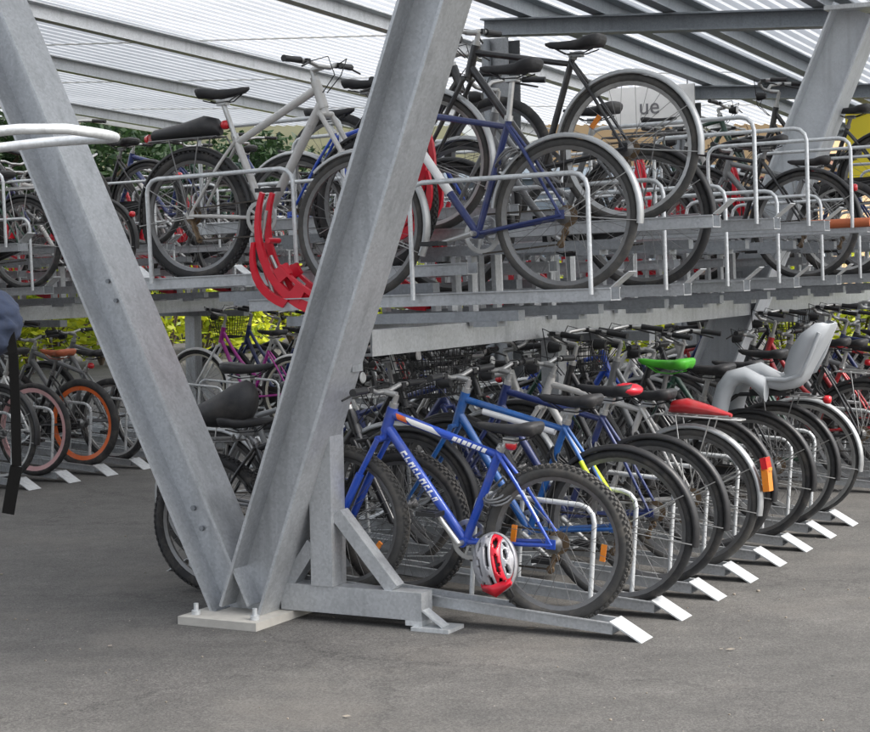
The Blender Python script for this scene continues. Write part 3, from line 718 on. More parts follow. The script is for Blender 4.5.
def bike(loc, rotz, tilt, ty, col, label, group=None, rim='alu', tyre='dark', fend=None, carrier=False, sad=None, sadwide=None, light=True, barm=None, bar=None, crank=.6,
         stand=False, basket=None, guard=None, fork=None, ex=0.0, refl=0, roll=0.0, detail=2, saddle=True):
    g = GEO[ty]; P = PNT[col]; r, tr = g['r'], g['tr']
    roll = roll or random.uniform(-.03, .03)
    t = thing('bicycle', label, 'bicycle', loc, (roll, -tilt, rotz), group)
    fr = link('frame', m_frame(ty), P, t)
    if rim == 'alu' and random.random() < .6: rim = 'dark'
    link('fork', m_fork(ty), PNT[fork] if fork else P, t)
    tm = RUBG if tyre == 'worn' else RUB
    for k, x in ((0, 0), (1, g['wb'])):
        wh = link('wheel', m_spokes(r, tr, k == 0), STEELD, t, (x, 0, r), (0, random.uniform(0, 6.28), 0))
        link('rim', m_rim(r, tr, .032 if rim in ('pink', 'orange') else .017), RIMS[rim], wh); link('tyre', m_tyre(r, tr, ty[:3] == 'mtb' and detail > 1), tm, wh)
        if refl:
            for a in ((60, 240) if refl > 1 else (70,)): link('spoke_reflector', m_reflector(r, a), ORGL, wh)
    kind = bar or g['bar']
    hb_ = link('handlebar', m_bar(ty, kind)[0], barm or ALU, t)
    for s_ in (-1, 1):
        link('grip', m_grip(ty, kind, s_), BLK, hb_)
        if detail > 0: link('brake_lever', m_lever(ty, kind, s_), BLK, hb_)
    link('seatpost', m_seatpost(ty, ex), ALU if col not in ('black',) else STEELD, t)
    if saddle: link('saddle', m_saddle(sadwide if sadwide is not None else ty in ('city', 'cruiser')), sad or SADB, t, (g['st'][0], 0, g['st'][1] + ex + .02), (0, -.04, 0))
    cr = link('crankset', m_crank(crank), STEELD if col == 'black' else ALU, t, (g['bb'][0], 0, g['bb'][1]))
    for s_ in (-1, 1):
        q = -s_; link('pedal', m_pedal(), BLK, cr, (q * .17 * math.cos(crank), s_ * .135, q * .17 * math.sin(crank)))
    big = ty in ('mtb', 'mtb2', 'trek')
    if detail > 0:
        link('chain', m_chain(ty), CHAIN, t); link('sprockets', m_gears(big), RUSTY if big else STEELD, t, (0, 0, r))
    if guard if guard is not None else ty in ('city', 'cruiser'): link('chain_guard', m_guard(ty), BLK, t)
    if fend:
        fm = fend
        a = link('mudguard', m_fender(r, tr, rad(8), rad(188), 'rear'), fm, t, (0, 0, r), (0, math.pi, 0) if False else (0, 0, 0))
        a.rotation_euler = (0, rad(-10) if False else 0, 0)
        link('mudguard_stay', m_stays(r, (rad(150), rad(186))), ALU, a)
        a = link('mudguard', m_fender(r, tr, rad(48), rad(205), 'front'), fm, t, (g['wb'], 0, r)); link('mudguard_stay', m_stays(r, (rad(203),)), ALU, a)
    if carrier: link('luggage_carrier', m_carrier(ty), STEELD if carrier == 'black' else ALU, t)
    if stand: link('kickstand', m_stand(ty), ALU, t)
    if light:
        if fend and light != 'post':
            lp = (-(r + .04) * math.cos(rad(35)), 0, r + (r + .04) * math.sin(rad(35)))
            if carrier: lp = (-.275, 0, 2 * r + .05)
        else:
            se = g['seat']; st = g['st']; lp = (se[0] + (st[0] - se[0]) * .35 - .035, 0, se[1] + (st[1] + ex - se[1]) * .35)
        lo = link('tail_light', m_bottle(), REDL, t, lp, (0, 0, rad(90)))
    if detail > 0 and ty in ('trek', 'city', 'cruiser'):
        c = bar_pts(ty, kind); hl = link('headlight', m_headlight(), BLK, t, (c.x + .06, 0, c.z - .03)); link('lens', m_lens(), WHITEP, hl)
    if detail > 0 and random.random() < .55:
        se = g['seat']; link('cable_lock', m_lock(random.randrange(3)), random.choice([BLK, BLK, BLK, STEELD, PNT['grey']]), t, (se[0] - .03, 0, se[1] - .02))
    if basket:
        c = bar_pts(ty, kind); link('basket', m_basket(), basket, t, (c.x + .17, 0, c.z + .0))
    return t
def rb(u, vh, z, **k):      # right-side lower bike: vh = v of the rear hub
    return bike(W(u, vh, z), ROT_R, k.pop('tilt', .05), **k)
def lb(u, vh, z, **k):
    return bike(W(u, vh, z), ROT_L, k.pop('tilt', .05), **k)

# ------------------------------------------------------------------ rack in front: frame, trays, bicycles
RK1 = rack_frame('galvanised two-tier bike rack behind the V column, full of bicycles', 0.0, -.34, -.34 + 2.952 * 5, 2.952, beams=((-.32, .95), (.32, .15)), end=(.19, -.03, .68, (1,), (.14, .36)))
PITCH_B = .492
LOWR = [0, 1, 2, 3, 4, 5, 6, 7] + list(range(10, 24))
for i in LOWR: lower_tray(RK1, -.20 + PITCH_B * i, 1.50, 1)
for j in range(1, 24): lower_tray(RK1, PITCH_B * j, -1.12, -1)
for k in range(0, 9):
    upper_tray(RK1, .31 + .957 * k, 1.31, 1.395, 1)
    upper_tray(RK1, .79 + .957 * k, 1.62, 1.715, 1, orange=(k == 3), hoop=k > 0, holder=k > 3)
for k in range(0, 9):
    upper_tray(RK1, .57 + .957 * k, -1.42, 1.46, -1, holder=k in (0, 3, 5))
    upper_tray(RK1, 1.05 + .957 * k, -1.42, 1.75, -1, holder=False)

GR = 'bicycles parked in the lower tier, near side of the front rack'
def zc(v, vo=1.50): return .027 + .07 * (vo - v)
def LR(i, vh=1.29, **k): return rb(-.20 + PITCH_B * i, vh, zc(vh) + k.pop('dz', 0), group=GR, **k)
b0 = LR(0, 1.22, tilt=.045, ty='mtb', col='blue', label='bright blue mountain bike with white decals and knobby tyres, nearest in the lower tier', tyre='worn', light='post', crank=-2.25, ex=-.05, refl=2)
b1 = LR(1, 1.31, ty='trek', col='teal', label='light blue bicycle with white stripe under its top tube, second from the near end', fend=BLK, tyre='dark', rim='dark', light=False, ex=-.05)
b2 = LR(2, ty='trek', col='navy', label='dark blue bicycle with black mudguards and black and red saddle, third from near end', fend=BLK, tyre='dark', rim='dark', ex=-.04, light=False)
b3 = LR(3, ty='trek', col='silver', label='silver bicycle with red carrier cover and amber rear reflector, fourth from the near end', fend=CITYG, tyre='worn', carrier=True, light=False, ex=-.1)
b4 = LR(4, 1.22, ty='city', col='black', label='black city bicycle with bright green saddle cover, fifth from the near end', fend=BLK, light=False, sad=GREEN, ex=.05)
b5 = LR(5, ty='city', col='grey', label='grey city bicycle carrying a grey child seat over its rear wheel', fend=BLK, light=False, ex=.0)
b6 = LR(6, ty='trek', col='black', label='black bicycle with a red tail light on its carrier, just beyond the child seat bicycle', fend=BLK, carrier='black', ex=-.04)
b7 = LR(7, 1.30, ty='road', col='green', label='slim dark green old bicycle with thin tyres, last of the near row before the gap', fend=CITYG, light=False)
far_lr = [(10, 'trek', 'black', 'black trekking bicycle'), (11, 'city', 'red', 'dark red city bicycle'), (12, 'mtb', 'grey', 'grey mountain bike'), (13, 'trek', 'red', 'red trekking bicycle'), (14, 'city', 'black', 'black step-through bicycle'),
          (15, 'road', 'navy', 'navy slim bicycle'), (16, 'mtb', 'black', 'black mountain bike'), (17, 'city', 'silver', 'silver city bicycle')]
ORD = ['first', 'second', 'third', 'fourth', 'fifth', 'sixth', 'seventh', 'eighth', 'ninth', 'tenth', 'eleventh', 'twelfth', 'thirteenth', 'fourteenth', 'fifteenth', 'sixteenth', 'seventeenth', 'eighteenth', 'nineteenth', 'twentieth', 'twenty-first', 'twenty-second', 'twenty-third', 'twenty-fourth']
for n, (i, ty, c, l) in enumerate(far_lr):
    LR(i, ty=ty, col=c, label=f'{l}, {ORD[n]} in the lower tier beyond the gap at far right', fend=BLK if ty != 'mtb' else None, carrier=(n % 2 == 0), detail=1 if n < 5 else 0)

GL = 'bicycles parked in the lower tier, far side of the front rack'
bkx = bike(W(.02, -.66, .004), ROT_L, .05, 'mtb', 'black', 'black mountain bike between the V column legs with a black tapered bag behind its saddle', GL, light=False, crank=.5, ex=-.04, carrier='black')
left_l = [('trek', 'grey', 'grey bicycle', 0), ('city', 'black', 'black city bicycle with wire basket', 1), ('mtb', 'navy', 'navy mountain bike', 0), ('trek', 'black', 'black trekking bicycle', 0), ('road', 'silver', 'slim silver bicycle', 0),
          ('city', 'green', 'dark green city bicycle with basket', 1), ('mtb', 'black', 'black mountain bike', 0), ('trek', 'blue', 'blue trekking bicycle', 0), ('city', 'white', 'white city bicycle', 0), ('trek', 'black', 'black bicycle with mudguards', 0),
          ('mtb', 'silver', 'silver mountain bike', 0), ('city', 'navy', 'navy city bicycle', 0), ('road', 'black', 'slim black bicycle', 0), ('trek', 'red', 'red trekking bicycle', 0), ('city', 'black', 'black city bicycle', 1), ('mtb', 'grey', 'grey mountain bike', 0),
          ('trek', 'navy', 'navy trekking bicycle', 0), ('city', 'silver', 'silver city bicycle', 0), ('mtb', 'black', 'black mountain bike', 0), ('trek', 'grey', 'grey bicycle with carrier', 0)]
for n, (ty, c, l, bk) in enumerate(left_l[:15]):
    v = -.93 - random.uniform(-.03, .05)
    lb(PITCH_B * (n + 1), v, .027 + .07 * (1.12 + v), ty=ty, col=c, label=f'{l}, {ORD[n]} behind the black bike standing between the V legs', group=GL, fend=random.choice([BLK, CITYG]) if ty in ('trek', 'city', 'road') else None,
       carrier=(n % 3 == 0), basket=BLK if bk else None, detail=1 if n < 8 else 0, ex=random.uniform(-.06, .08), light=(n % 2 == 0))

GU = 'bicycles parked in the upper tier, near side of the front rack'
def UR(u, vh, z, **k): return rb(u, vh, z, tilt=-.02, group=GU, **k)
NAVYB = UR(.31, 1.08, 1.428, ty='trek', col='navy', label='navy and white bicycle with grey mudguards, nearest in the upper tier', fend=CITYG, tyre='worn', ex=.08, crank=2.9, light=False)
UR(.79, 1.20, 1.745, ty='trek', col='black', refl=1, label='black bicycle with high saddle and wide silver mudguards, on the raised upper tray', fend=CITYG, tyre='worn', ex=-.09, light=False)
UR(1.267, 1.10, 1.428, ty='city', col='grey', label='dark grey city bicycle with black mudguards, behind the high black one in upper tier', fend=BLK, carrier='black', ex=-.02)
for n, (u, hi, ty, c, l) in enumerate([(4.14, 0, 'trek', 'black', 'black bicycle with black saddle'), (5.1, 0, 'mtb', 'grey', 'grey mountain bike'), (5.57, 1, 'city', 'black', 'black city bicycle'), (6.05, 0, 'trek', 'navy', 'navy bicycle')]):
    UR(u, 1.1 if not hi else 1.3, 1.745 if hi else 1.428, ty=ty, col=c, label=f'{l} high at the right edge, {ORD[n]} past the empty trays', fend=BLK if ty != 'mtb' else None, detail=1, ex=-.05)

GUL = 'bicycles parked in the upper tier, far side of the front rack'
def UL(u, vh, z, **k): return lb(u, vh, z, tilt=.03, group=GUL, **k)
SILB = UL(.57, -1.10, 1.505, ty='mtb2', col='silver', label='silver mountain bike with small red light, high up left of the V column', light='post', crank=.9, ex=.0, fend=BLK, carrier='black', rim='dark')
ul = [(1.53, 0, 'trek', 'blue', 'blue bicycle with pale mudguards', None), (2.01, 1, 'mtb', 'black', 'black mountain bike', None), (5.35, 0, 'trek', 'black', 'black bicycle with mudguards', None), (6.31, 0, 'road', 'silver', 'slim silver bicycle', None), (6.8, 1, 'trek', 'green', 'green trekking bicycle', None), (7.3, 0, 'city', 'black', 'black city bicycle', None)]
for n, (u, hi, ty, c, l, bk) in enumerate(ul):
    UL(u, -1.10, 1.80 if hi else 1.505, ty=ty, col=c, label=f'{l}, {ORD[n]} behind the silver mountain bike in the upper tier', rim='dark', fend=CITYG if n in (0, 3) else (BLK if ty != 'mtb' else None), carrier=False, basket=bk, detail=1, light=False, ex=-.04)

# ------------------------------------------------------------------ second rack across the aisle, at left
RK2 = rack_frame('second two-tier bike rack across the aisle at left, in front of the hedge', -5.80, 1.75, 1.75 + 2.7 * 5, 2.7)
for k in range(0, 26): lower_tray(RK2, 1.98 + .45 * k, -4.33, 1)
for k in range(0, 12):
    upper_tray(RK2, 1.6 + .9 * k, -4.45, 1.395, 1); upper_tray(RK2, 2.05 + .9 * k, -4.30, 1.715, 1)
for k in range(0, 10): upper_tray(RK2, 2.3 + .9 * k, -7.2, 1.46, -1, hoop=(k % 2 == 0))
G2 = 'bicycles in the lower tier of the rack across the aisle'
def R2(k, du=0, **kw): return rb(1.98 + .45 * k + du, -4.33 - .21, zc(-4.54, -4.33), group=G2, **kw)
R2(1, ty='trek', col='grey', label='grey bicycle cut off by the left edge of the picture', detail=1, light=False)
R2(2, ty='city', col='black', label='black city bicycle leftmost in the far rack, beside the pink rims', detail=1, fend=BLK, light=False)
R2(3, -.07, ty='city', col='white', fork='pink', rim='pink', label='white bicycle with pale pink wheel rims at the left edge', fend=None, guard=False, sadwide=True, light=False)
R2(4, .06, ty='cruiser', col='black', rim='orange', label='black beach cruiser with bright orange rims and tan saddle', sad=BROWN, basket=mat('grey_green_wicker', (.10, .14, .12), .7), refl=False, light=False)
R2(5, ty='mtb', col='grey', label='dark grey mountain bike just right of the orange rimmed cruiser', detail=1)
r2 = [('trek', 'grey', 'grey trekking bicycle'), None, None, None,
      None, ('city', 'magenta', 'magenta city bicycle with white mudguards'), ('city', 'navy', 'navy city bicycle'), ('road', 'silver', 'slim silver bicycle'), ('trek', 'black', 'black trekking bicycle'),
      ('mtb', 'grey', 'grey mountain bike'), ('city', 'red', 'red city bicycle'), ('trek', 'blue', 'blue bicycle'), ('city', 'black', 'black step-through bicycle'), ('trek', 'silver', 'silver bicycle'), ('mtb', 'green', 'green mountain bike'), ('city', 'black', 'black city bicycle with carrier'), ('trek', 'navy', 'navy bicycle'), ('road', 'black', 'slim black bicycle'), ('city', 'grey', 'grey city bicycle')]
for n, q_ in enumerate(r2):
    if q_ is None: continue
    ty, c, l = q_
    mg = c == 'magenta'
    R2(6 + n, ty=ty, col=c, fork='white' if mg else None, label=f'{l}, {ORD[n]} place past the dark grey mountain bike, far rack', fend=WHITEP if mg else (BLK if ty != 'mtb' else None), carrier=(n % 3 == 1), detail=1 if n < 6 else 0, rim='cream' if mg else 'alu', ex=random.uniform(-.05, .06), basket=BLK if n == 6 else None)
G2U = 'bicycles in the upper tier of the rack across the aisle'
r2u = [('trek', 'black'), ('mtb', 'grey'), ('city', 'green'), ('trek', 'navy'), ('city', 'green'), ('mtb', 'black'), ('trek', 'silver'), ('city', 'black'), ('trek', 'black'), ('mtb', 'navy'), ('city', 'grey'), ('trek', 'green'), ('road', 'black'), ('city', 'navy'), ('mtb', 'silver'), ('trek', 'black'), ('city', 'blue'), ('trek', 'grey'), ('mtb', 'black'), ('city', 'black')]
for n, (ty, c) in enumerate(r2u):
    hi = n % 2; u = 1.6 + .9 * (n // 2) + (.45 if hi else 0)
    if n in (3, 8): continue
    rb(u, -4.66 if not hi else -4.52, 1.745 if hi else 1.428, tilt=-.02, ty=ty, col=c, group=G2U, label=f'{"dark " if c in ("green", "red") else ""}{c} {TYPE_WORD[ty]}, {ORD[n]} from left up in the far rack', fend=BLK if ty != 'mtb' else None, detail=0 if n > 5 else 1, carrier=(n % 4 == 0), ex=-.05)
for n, (ty, c) in enumerate([('trek', 'grey'), ('mtb', 'black'), ('city', 'black'), ('trek', 'navy'), ('city', 'green'), ('mtb', 'silver'), ('trek', 'black')]):
    lb(2.3 + .9 * n, -6.9, 1.505, tilt=.03, ty=ty, col=c, group='bicycles on the hedge side of the far rack', label=f'{c} {TYPE_WORD[ty]}, {ORD[n]} on the hedge side of the far rack, upper tier', fend=BLK if ty != 'mtb' else None, detail=0)

# ------------------------------------------------------------------ special parts
def decals():
    g = GEO['mtb']; bb = Vector((g['bb'][0], 0, g['bb'][1])); ht = Vector((g['ht'][0], 0, g['ht'][1])); hb = Vector((g['hb'][0], 0, g['hb'][1])); se = Vector((g['seat'][0], 0, g['seat'][1]))
    fr = [c for c in b0.children if c.name.startswith('frame')][0]
    k = ht + (hb - ht) * .25; k2 = ht + (hb - ht) * .78; e = se + (bb - se) * .05
    def strip(a, c, t0, t1, r, ang0, ang1, b, slant=0.0):
        d = c - a; L = d.length; d.normalize(); y = Vector((0, 1, 0)); z = d.cross(y) * -1
        if z.z < 0: z = -z
        n = 6; vs = []
        for q, t in ((0, t0), (1, t1)):
            for i in range(n + 1):
                an = ang0 + (ang1 - ang0) * i / n; tt = t + slant * (i / n - .5)
                vs.append(a + d * (L * tt) + y * (r * math.cos(an)) + z * (r * math.sin(an)))
        b.add(vs, [(i, i + 1, n + 2 + i, n + 1 + i) for i in range(n)], True)
    for s_ in (0, 1):
        A0, A1 = (rad(-28), rad(40)) if s_ == 0 else (rad(208), rad(140))
        b = MB()
        x = .22
        for i, wdt in enumerate([.040, .026, .040, .022, .034, .040, .028, .044, .026]):
            if i % 3 == 1: strip(k2, bb, x, x + wdt * .35, .0232, A0, A1, b, .012); strip(k2, bb, x + wdt * .35, x + wdt, .0232, A0, A0 + (A1 - A0) * .38, b)
            elif i % 3 == 2: strip(k2, bb, x, x + wdt * .3, .0232, A0, A1, b, .012); strip(k2, bb, x + wdt * .7, x + wdt, .0232, A0, A1, b, .012); strip(k2, bb, x + wdt * .3, x + wdt * .7, .0232, A0 + (A1 - A0) * .62, A1, b)
            else: strip(k2, bb, x, x + wdt * .3, .0232, A0, A1, b, .012); strip(k2, bb, x + wdt * .3, x + wdt, .0232, A0 + (A1 - A0) * .66, A1, b); strip(k2, bb, x + wdt * .3, x + wdt, .0232, A0, A0 + (A1 - A0) * .3, b)
            x += wdt + .016
        for i in range(7): strip(k, e, .60 + .045 * i, .60 + .045 * i + (.030 if i % 2 else .036), .0212, A0 * .8, A1 * .8 if s_ == 0 else A1, b, .01)
        strip(k, e, .17, .45, .0215, A0, A1, b, -.1)
        link('decal', b.mesh('decal'), WHITEP, fr); b = MB()
        for q in ((.1, .6),):
            hub = Vector((0, (1 if s_ == 0 else -1) * .058, g['r'])); m_ = se.lerp(hub, .35) + Vector((0, (1 if s_ == 0 else -1) * .008, 0))
            strip(m_, hub, .12, .62, .0098, rad(-10) if s_ == 0 else rad(190), rad(80) if s_ == 0 else rad(100), b)
        link('decal', b.mesh('decal'), WHITEP, fr)
        b = MB(); strip(k, e, .07, .165, .0215, A0, A1, b, -.03); link('decal', b.mesh('decal'), PNT['orange'], fr)
decals()
def stripe_b1():
    g = GEO['trek']; fr = [c for c in b1.children if c.name.startswith('frame')][0]
    ht = Vector((g['ht'][0], 0, g['ht'][1])); hb = Vector((g['hb'][0], 0, g['hb'][1])); se = Vector((g['seat'][0], 0, g['seat'][1]))
    k = ht + (hb - ht) * .25 + Vector((0, 0, -.012)); e = se + Vector((0, 0, -.03))
    b = MB(); b.tube([k.lerp(e, .2) + Vector((0, 0, -.018)), k.lerp(e, .9) + Vector((0, 0, -.018))], .017, 10); link('under_tube_pump', b.mesh('under_tube_pump'), WHITEP, fr)
    b = MB(); hub = Vector((0, 0, g['r']))
    for s_ in (-1, 1): b.tube([se.lerp(hub, .35) + Vector((0, s_ * .045, 0)), hub + Vector((.02, s_ * .07, .06))], .011, 6)
    link('seat_stay_sleeve', b.mesh('seat_stay_sleeve'), NEON, fr)
stripe_b1()
def rear_reflectors():
    b = MB(); b.box((0, 0, 0), (.016, .034, .05)); b.tube([(0, 0, .05), (.0, 0, .065)], .03, 8)
    link('rear_reflector', b.mesh('rear_reflector'), ORGL, b3, (-.385, 0, .47), (0, .15, 0))
    b = MB(); b.box((0, 0, 0), (.015, .036, .028)); link('tail_light', b.mesh('tail_light'), REDL, b3, (-.372, 0, .555), (0, .25, 0))
rear_reflectors()
def saddle_bits():
    # red tail of the black saddle on the third bicycle
    g = GEO['trek']
    b = MB(); b.ball((-.10, 0, .012), (.07, .078, .03)); link('saddle_tail', b.mesh('saddle_tail'), REDP, [c for c in b2.children if c.name.startswith('saddle')][0])
    b = MB(); secs = []
    for x, hw, h in ((.13, .02, .008), (.11, .05, .032), (.04, .055, .040), (-.08, .04, .026), (-.19, .016, .009)):
        secs.append([(x, hw * math.cos(2 * math.pi * j / 10), .765 + h + h * math.sin(2 * math.pi * j / 10)) for j in range(10)])
    b.loft(secs); link('carrier_cover', b.mesh('carrier_cover'), PNT['red'], b3)
    b = MB(); secs = []
    for x, hw, h, z in ((-.20, .015, .012, .84), (-.10, .05, .04, .85), (.05, .075, .075, .87), (.16, .08, .10, .90), (.24, .07, .10, .92), (.27, .055, .075, .93), (.285, .03, .035, .935), (.29, .005, .008, .935)):
        secs.append([(x, hw * math.cos(2 * math.pi * j / 12), z + h * math.sin(2 * math.pi * j / 12)) for j in range(12)])
    b.loft(secs); link('rear_bag', b.mesh('rear_bag'), SADB, bkx)
    g = GEO['trek']; fr = [c for c in NAVYB.children if c.name.startswith('frame')][0]
    bb = Vector((g['bb'][0], 0, g['bb'][1])); ht = Vector((g['ht'][0], 0, g['ht'][1])); hb = Vector((g['hb'][0], 0, g['hb'][1])); k2 = ht + (hb - ht) * .78
    b = MB(); b.tube([k2.lerp(bb, .04), k2.lerp(bb, .62)], .0208, 12); link('white_sleeve', b.mesh('white_sleeve'), WHITEP, fr)
saddle_bits()
def child_seat():
    # local bicycle axes; sits above the rear wheel of b5
    t = [c for c in b5.children]
    def shell(pts, w0, th, b):
        secs = []
        for (x, z, wd, lip) in pts:
            secs.append((x, z, wd, lip))
        rows = []
        for i, (x, z, wd, lip) in enumerate(secs):
            p0 = secs[max(0, i - 1)]; p1 = secs[min(len(secs) - 1, i + 1)]
            d = Vector((p1[0] - p0[0], 0, p1[1] - p0[1])).normalized(); nrm = Vector((-d.z, 0, d.x))
            if nrm.z < -.1: pass
            c = Vector((x, 0, z)); sec = []
            prof = [(-1, lip), (-.97, lip * .5), (-.8, .05 * lip), (-.4, 0), (0, 0), (.4, 0), (.8, .05 * lip), (.97, lip * .5), (1, lip)]
            outer = [c + Vector((0, p * wd, 0)) + nrm * q for p, q in prof]
            inner = [c + Vector((0, p * (wd - th), 0)) + nrm * (q + th * (1 if abs(p) < .9 else .15)) for p, q in prof][::-1]
            rows.append(outer + inner)
        b.loft(rows, True, True)
    seat = thing_part = MB()
    # backrest to pan, upright shell leaning back
    shell([(-.43, 1.20, .09, .04), (-.425, 1.18, .125, .07), (-.39, 1.10, .14, .11), (-.35, 1.02, .14, .12), (-.315, .95, .135, .11), (-.29, .89, .13, .10), (-.25, .85, .13, .085), (-.18, .835, .13, .07), (-.09, .85, .135, .06), (-.02, .88, .14, .05), (.03, .89, .14, .04)], 0, .012, seat)
    so_ = link('child_seat', seat.mesh('child_seat'), GREYP, b5)
    for s_ in (-1, 1):
        b = MB(); secs = []
        for i, (x, z, hw, hd) in enumerate([(-.12, .84, .05, .065), (-.02, .905, .056, .058), (.05, .90, .058, .058), (.10, .85, .058, .055), (.125, .77, .058, .052), (.14, .67, .056, .048), (.15, .57, .055, .044)]):
            sec = []
            ang = [math.pi / 2, 1.2, .5, -.0, -.2, -.25, -.25][i]
            for j in range(10):
                a = 2 * math.pi * j / 10; q = hd * math.cos(a)
                sec.append((x + q * math.cos(ang), s_ * .145 + hw * math.sin(a), z + q * math.sin(ang)))
            secs.append(sec)
        b.loft(secs); lg = link('leg_guard', b.mesh('leg_guard'), GREYP, so_)
        b = MB(); b.box((.165, s_ * .145, .552), (.065, .045, .010)); link('footrest', b.mesh('footrest'), GREYP, so_)
    b = MB(); b.tube([(.30, .03, .62), (.08, .04, .79), (-.22, .04, .815)], .008, 6); b.tube([(.30, -.03, .62), (.08, -.04, .79), (-.22, -.04, .815)], .008, 6); b.box((-.10, 0, .815), (.10, .055, .012))
    link('seat_bracket', b.mesh('seat_bracket'), BLK, so_)
    b = MB()
    for s_ in (-1, 1): b.bar((-.335, s_ * .05, 1.06), (-.225, s_ * .05, .865), .018, .002, (1, 0, 0))
    link('harness', b.mesh('harness'), BLK, so_)
child_seat()

def helmet():
    c = W(-.305, .995, .30)
    t = thing('bicycle_helmet', 'red and silver vented bicycle helmet hanging beside the blue mountain bike', 'helmet', c, (rad(12), rad(14), ROT_R))
    # shell: ribs as curved slats around an ellipsoid; crown faces the viewer (+y)
    def pt(u_, a, s=1.0):      # u_ front-back angle, a across
        rx, rz, ry = .125 * s, .098 * s, .088 * s
        return Vector((rz * math.sin(a) , ry * math.cos(u_) * math.cos(a), rx * math.sin(u_) * math.cos(a)))
    inner = MB()
    secs = []
    for i in range(9):
        u_ = rad(-88 + 176 * i / 8); secs.append([pt(u_, rad(-88 + 176 * j / 10), .80) for j in range(11)])
    vs = [p for g in secs for p in g]; inner.add(vs, [(i * 11 + j, i * 11 + j + 1, (i + 1) * 11 + j + 1, (i + 1) * 11 + j) for i in range(8) for j in range(10)], True)
    link('padding', inner.mesh('padding'), BLK, t)
    SILV = paint('helmet_silver', (.33, .33, .35))
    NU, NA = 64, 52
    vents = [(-48, 0, 22, 8), (12, 0, 27, 8), (-56, 24, 15, 7), (-10, 26, 24, 8), (44, 25, 20, 8), (-56, -24, 15, 7), (-10, -26, 24, 8), (44, -25, 20, 8), (-36, 52, 20, 7), (14, 53, 20, 8), (52, 50, 12, 7), (-36, -52, 20, 7), (14, -53, 20, 8), (52, -50, 12, 7), (66, 0, 10, 8)]
    def hole(u_, a_): return any(((u_ - c - .25 * (a_ - d)) / e) ** 2 + ((a_ - d) / f_) ** 2 < 1 for c, d, e, f_ in vents)
    import bmesh
    for nm, mt_, sel in (('shell', SILV, lambda u_, a_: not ((a_ < -13 and a_ > -40 and u_ > -60) or u_ < -68)), ('side_panel', REDP, lambda u_, a_: (a_ < -13 and a_ > -40 and u_ > -60) or u_ < -68)):
        b = MB(); idx = {}
        def vid(i, j):
            if (i, j) not in idx:
                u_, a_ = -86 + 172 * i / NU, -84 + 168 * j / NA
                bump = 1.0 + .035 * math.cos(rad(a_) * 13.8) * math.cos(rad(u_)) ** 2
                idx[(i, j)] = len(b.v); b.v.append(tuple(pt(rad(u_), rad(a_), bump)))
            return idx[(i, j)]
        for i in range(NU):
            for j in range(NA):
                u_, a_ = -86 + 172 * (i + .5) / NU, -84 + 168 * (j + .5) / NA
                if hole(u_, a_) or not sel(u_, a_): continue
                b.f.append([vid(i, j), vid(i + 1, j), vid(i + 1, j + 1), vid(i, j + 1)]); b.sm.append(True)
        me = b.mesh(nm); bm = bmesh.new(); bm.from_mesh(me); bmesh.ops.solidify(bm, geom=bm.faces[:], thickness=.016); bm.to_mesh(me); bm.free()
        link(nm, me, mt_, t)
    b = MB(); n = 24; sec = []
    for i in range(n + 1):
        a = 2 * math.pi * i / n; p = Vector((.1 * math.sin(a), .0, .128 * math.cos(a))); q = p.normalized()
        sec.append([p + Vector((0, .02, 0)), p * 1.03, p + Vector((0, -.02, 0)), p * .9])
    b.loft(sec, False); link('rim_band', b.mesh('rim_band'), SILV, t)
    b = MB(); b.loft([[(-.07, .0, -.085), (-.07, .03, -.08), (-.07, .02, -.11)], [(0, .02, -.12), (0, .07, -.10), (0, .04, -.15)], [(.07, .0, -.085), (.07, .03, -.08), (.07, .02, -.11)]]); link('visor', b.mesh('visor'), REDP, t)
    b = MB(); b.tube([(.02, -.03, .08), (.03, -.07, .15), (-.0, -.08, .17), (-.02, -.05, .09)], .005, 5); b.tube([(-.03, -.02, -.09), (-.05, -.03, -.15), (-.02, -.04, -.17)], .006, 5); link('strap', b.mesh('strap'), BLK, t)
helmet()

def foreground_tray():
    t = thing('pulled_out_tray', 'bright looped handle of a pulled-out upper tray, close by at the upper left edge', 'rack tray', (-2.3, 5.0, 0))
    b = MB(); q = lambda x, y, z: (x + 2.3, y - 5.0, z)
    pts = [q(-2.5, 5.28, 1.905), q(-1.35, 5.28, 1.93), q(-1.15, 5.28, 1.95), q(-1.02, 5.26, 1.955), q(-.95, 5.2, 1.952), q(-.905, 5.1, 1.948), q(-.90, 4.98, 1.945), q(-.925, 4.86, 1.945), q(-.98, 4.79, 1.95), q(-1.1, 4.77, 1.95), q(-1.3, 4.77, 1.935), q(-2.5, 4.77, 1.905)]
    b.tube(pts, .0145, 12); link('handle', b.mesh('handle'), GALVL, t)
    b = MB(); b.bar(q(-3.4, 5.02, 1.86), q(-1.75, 5.02, 1.86), .06, .03); b.bar(q(-1.9, 4.77, 1.885), q(-1.9, 5.28, 1.885), .02, .012); link('channel', b.mesh('channel'), GALV, t)
    b = MB(); b.bar(q(-2.3, 5.02, .02), q(-2.3, 5.02, 1.829), .05, .05, (1, 0, 0)); b.box(q(-2.3, 5.02, .01), (.15, .15, .01)); link('post', b.mesh('post'), GALV, t)
foreground_tray()
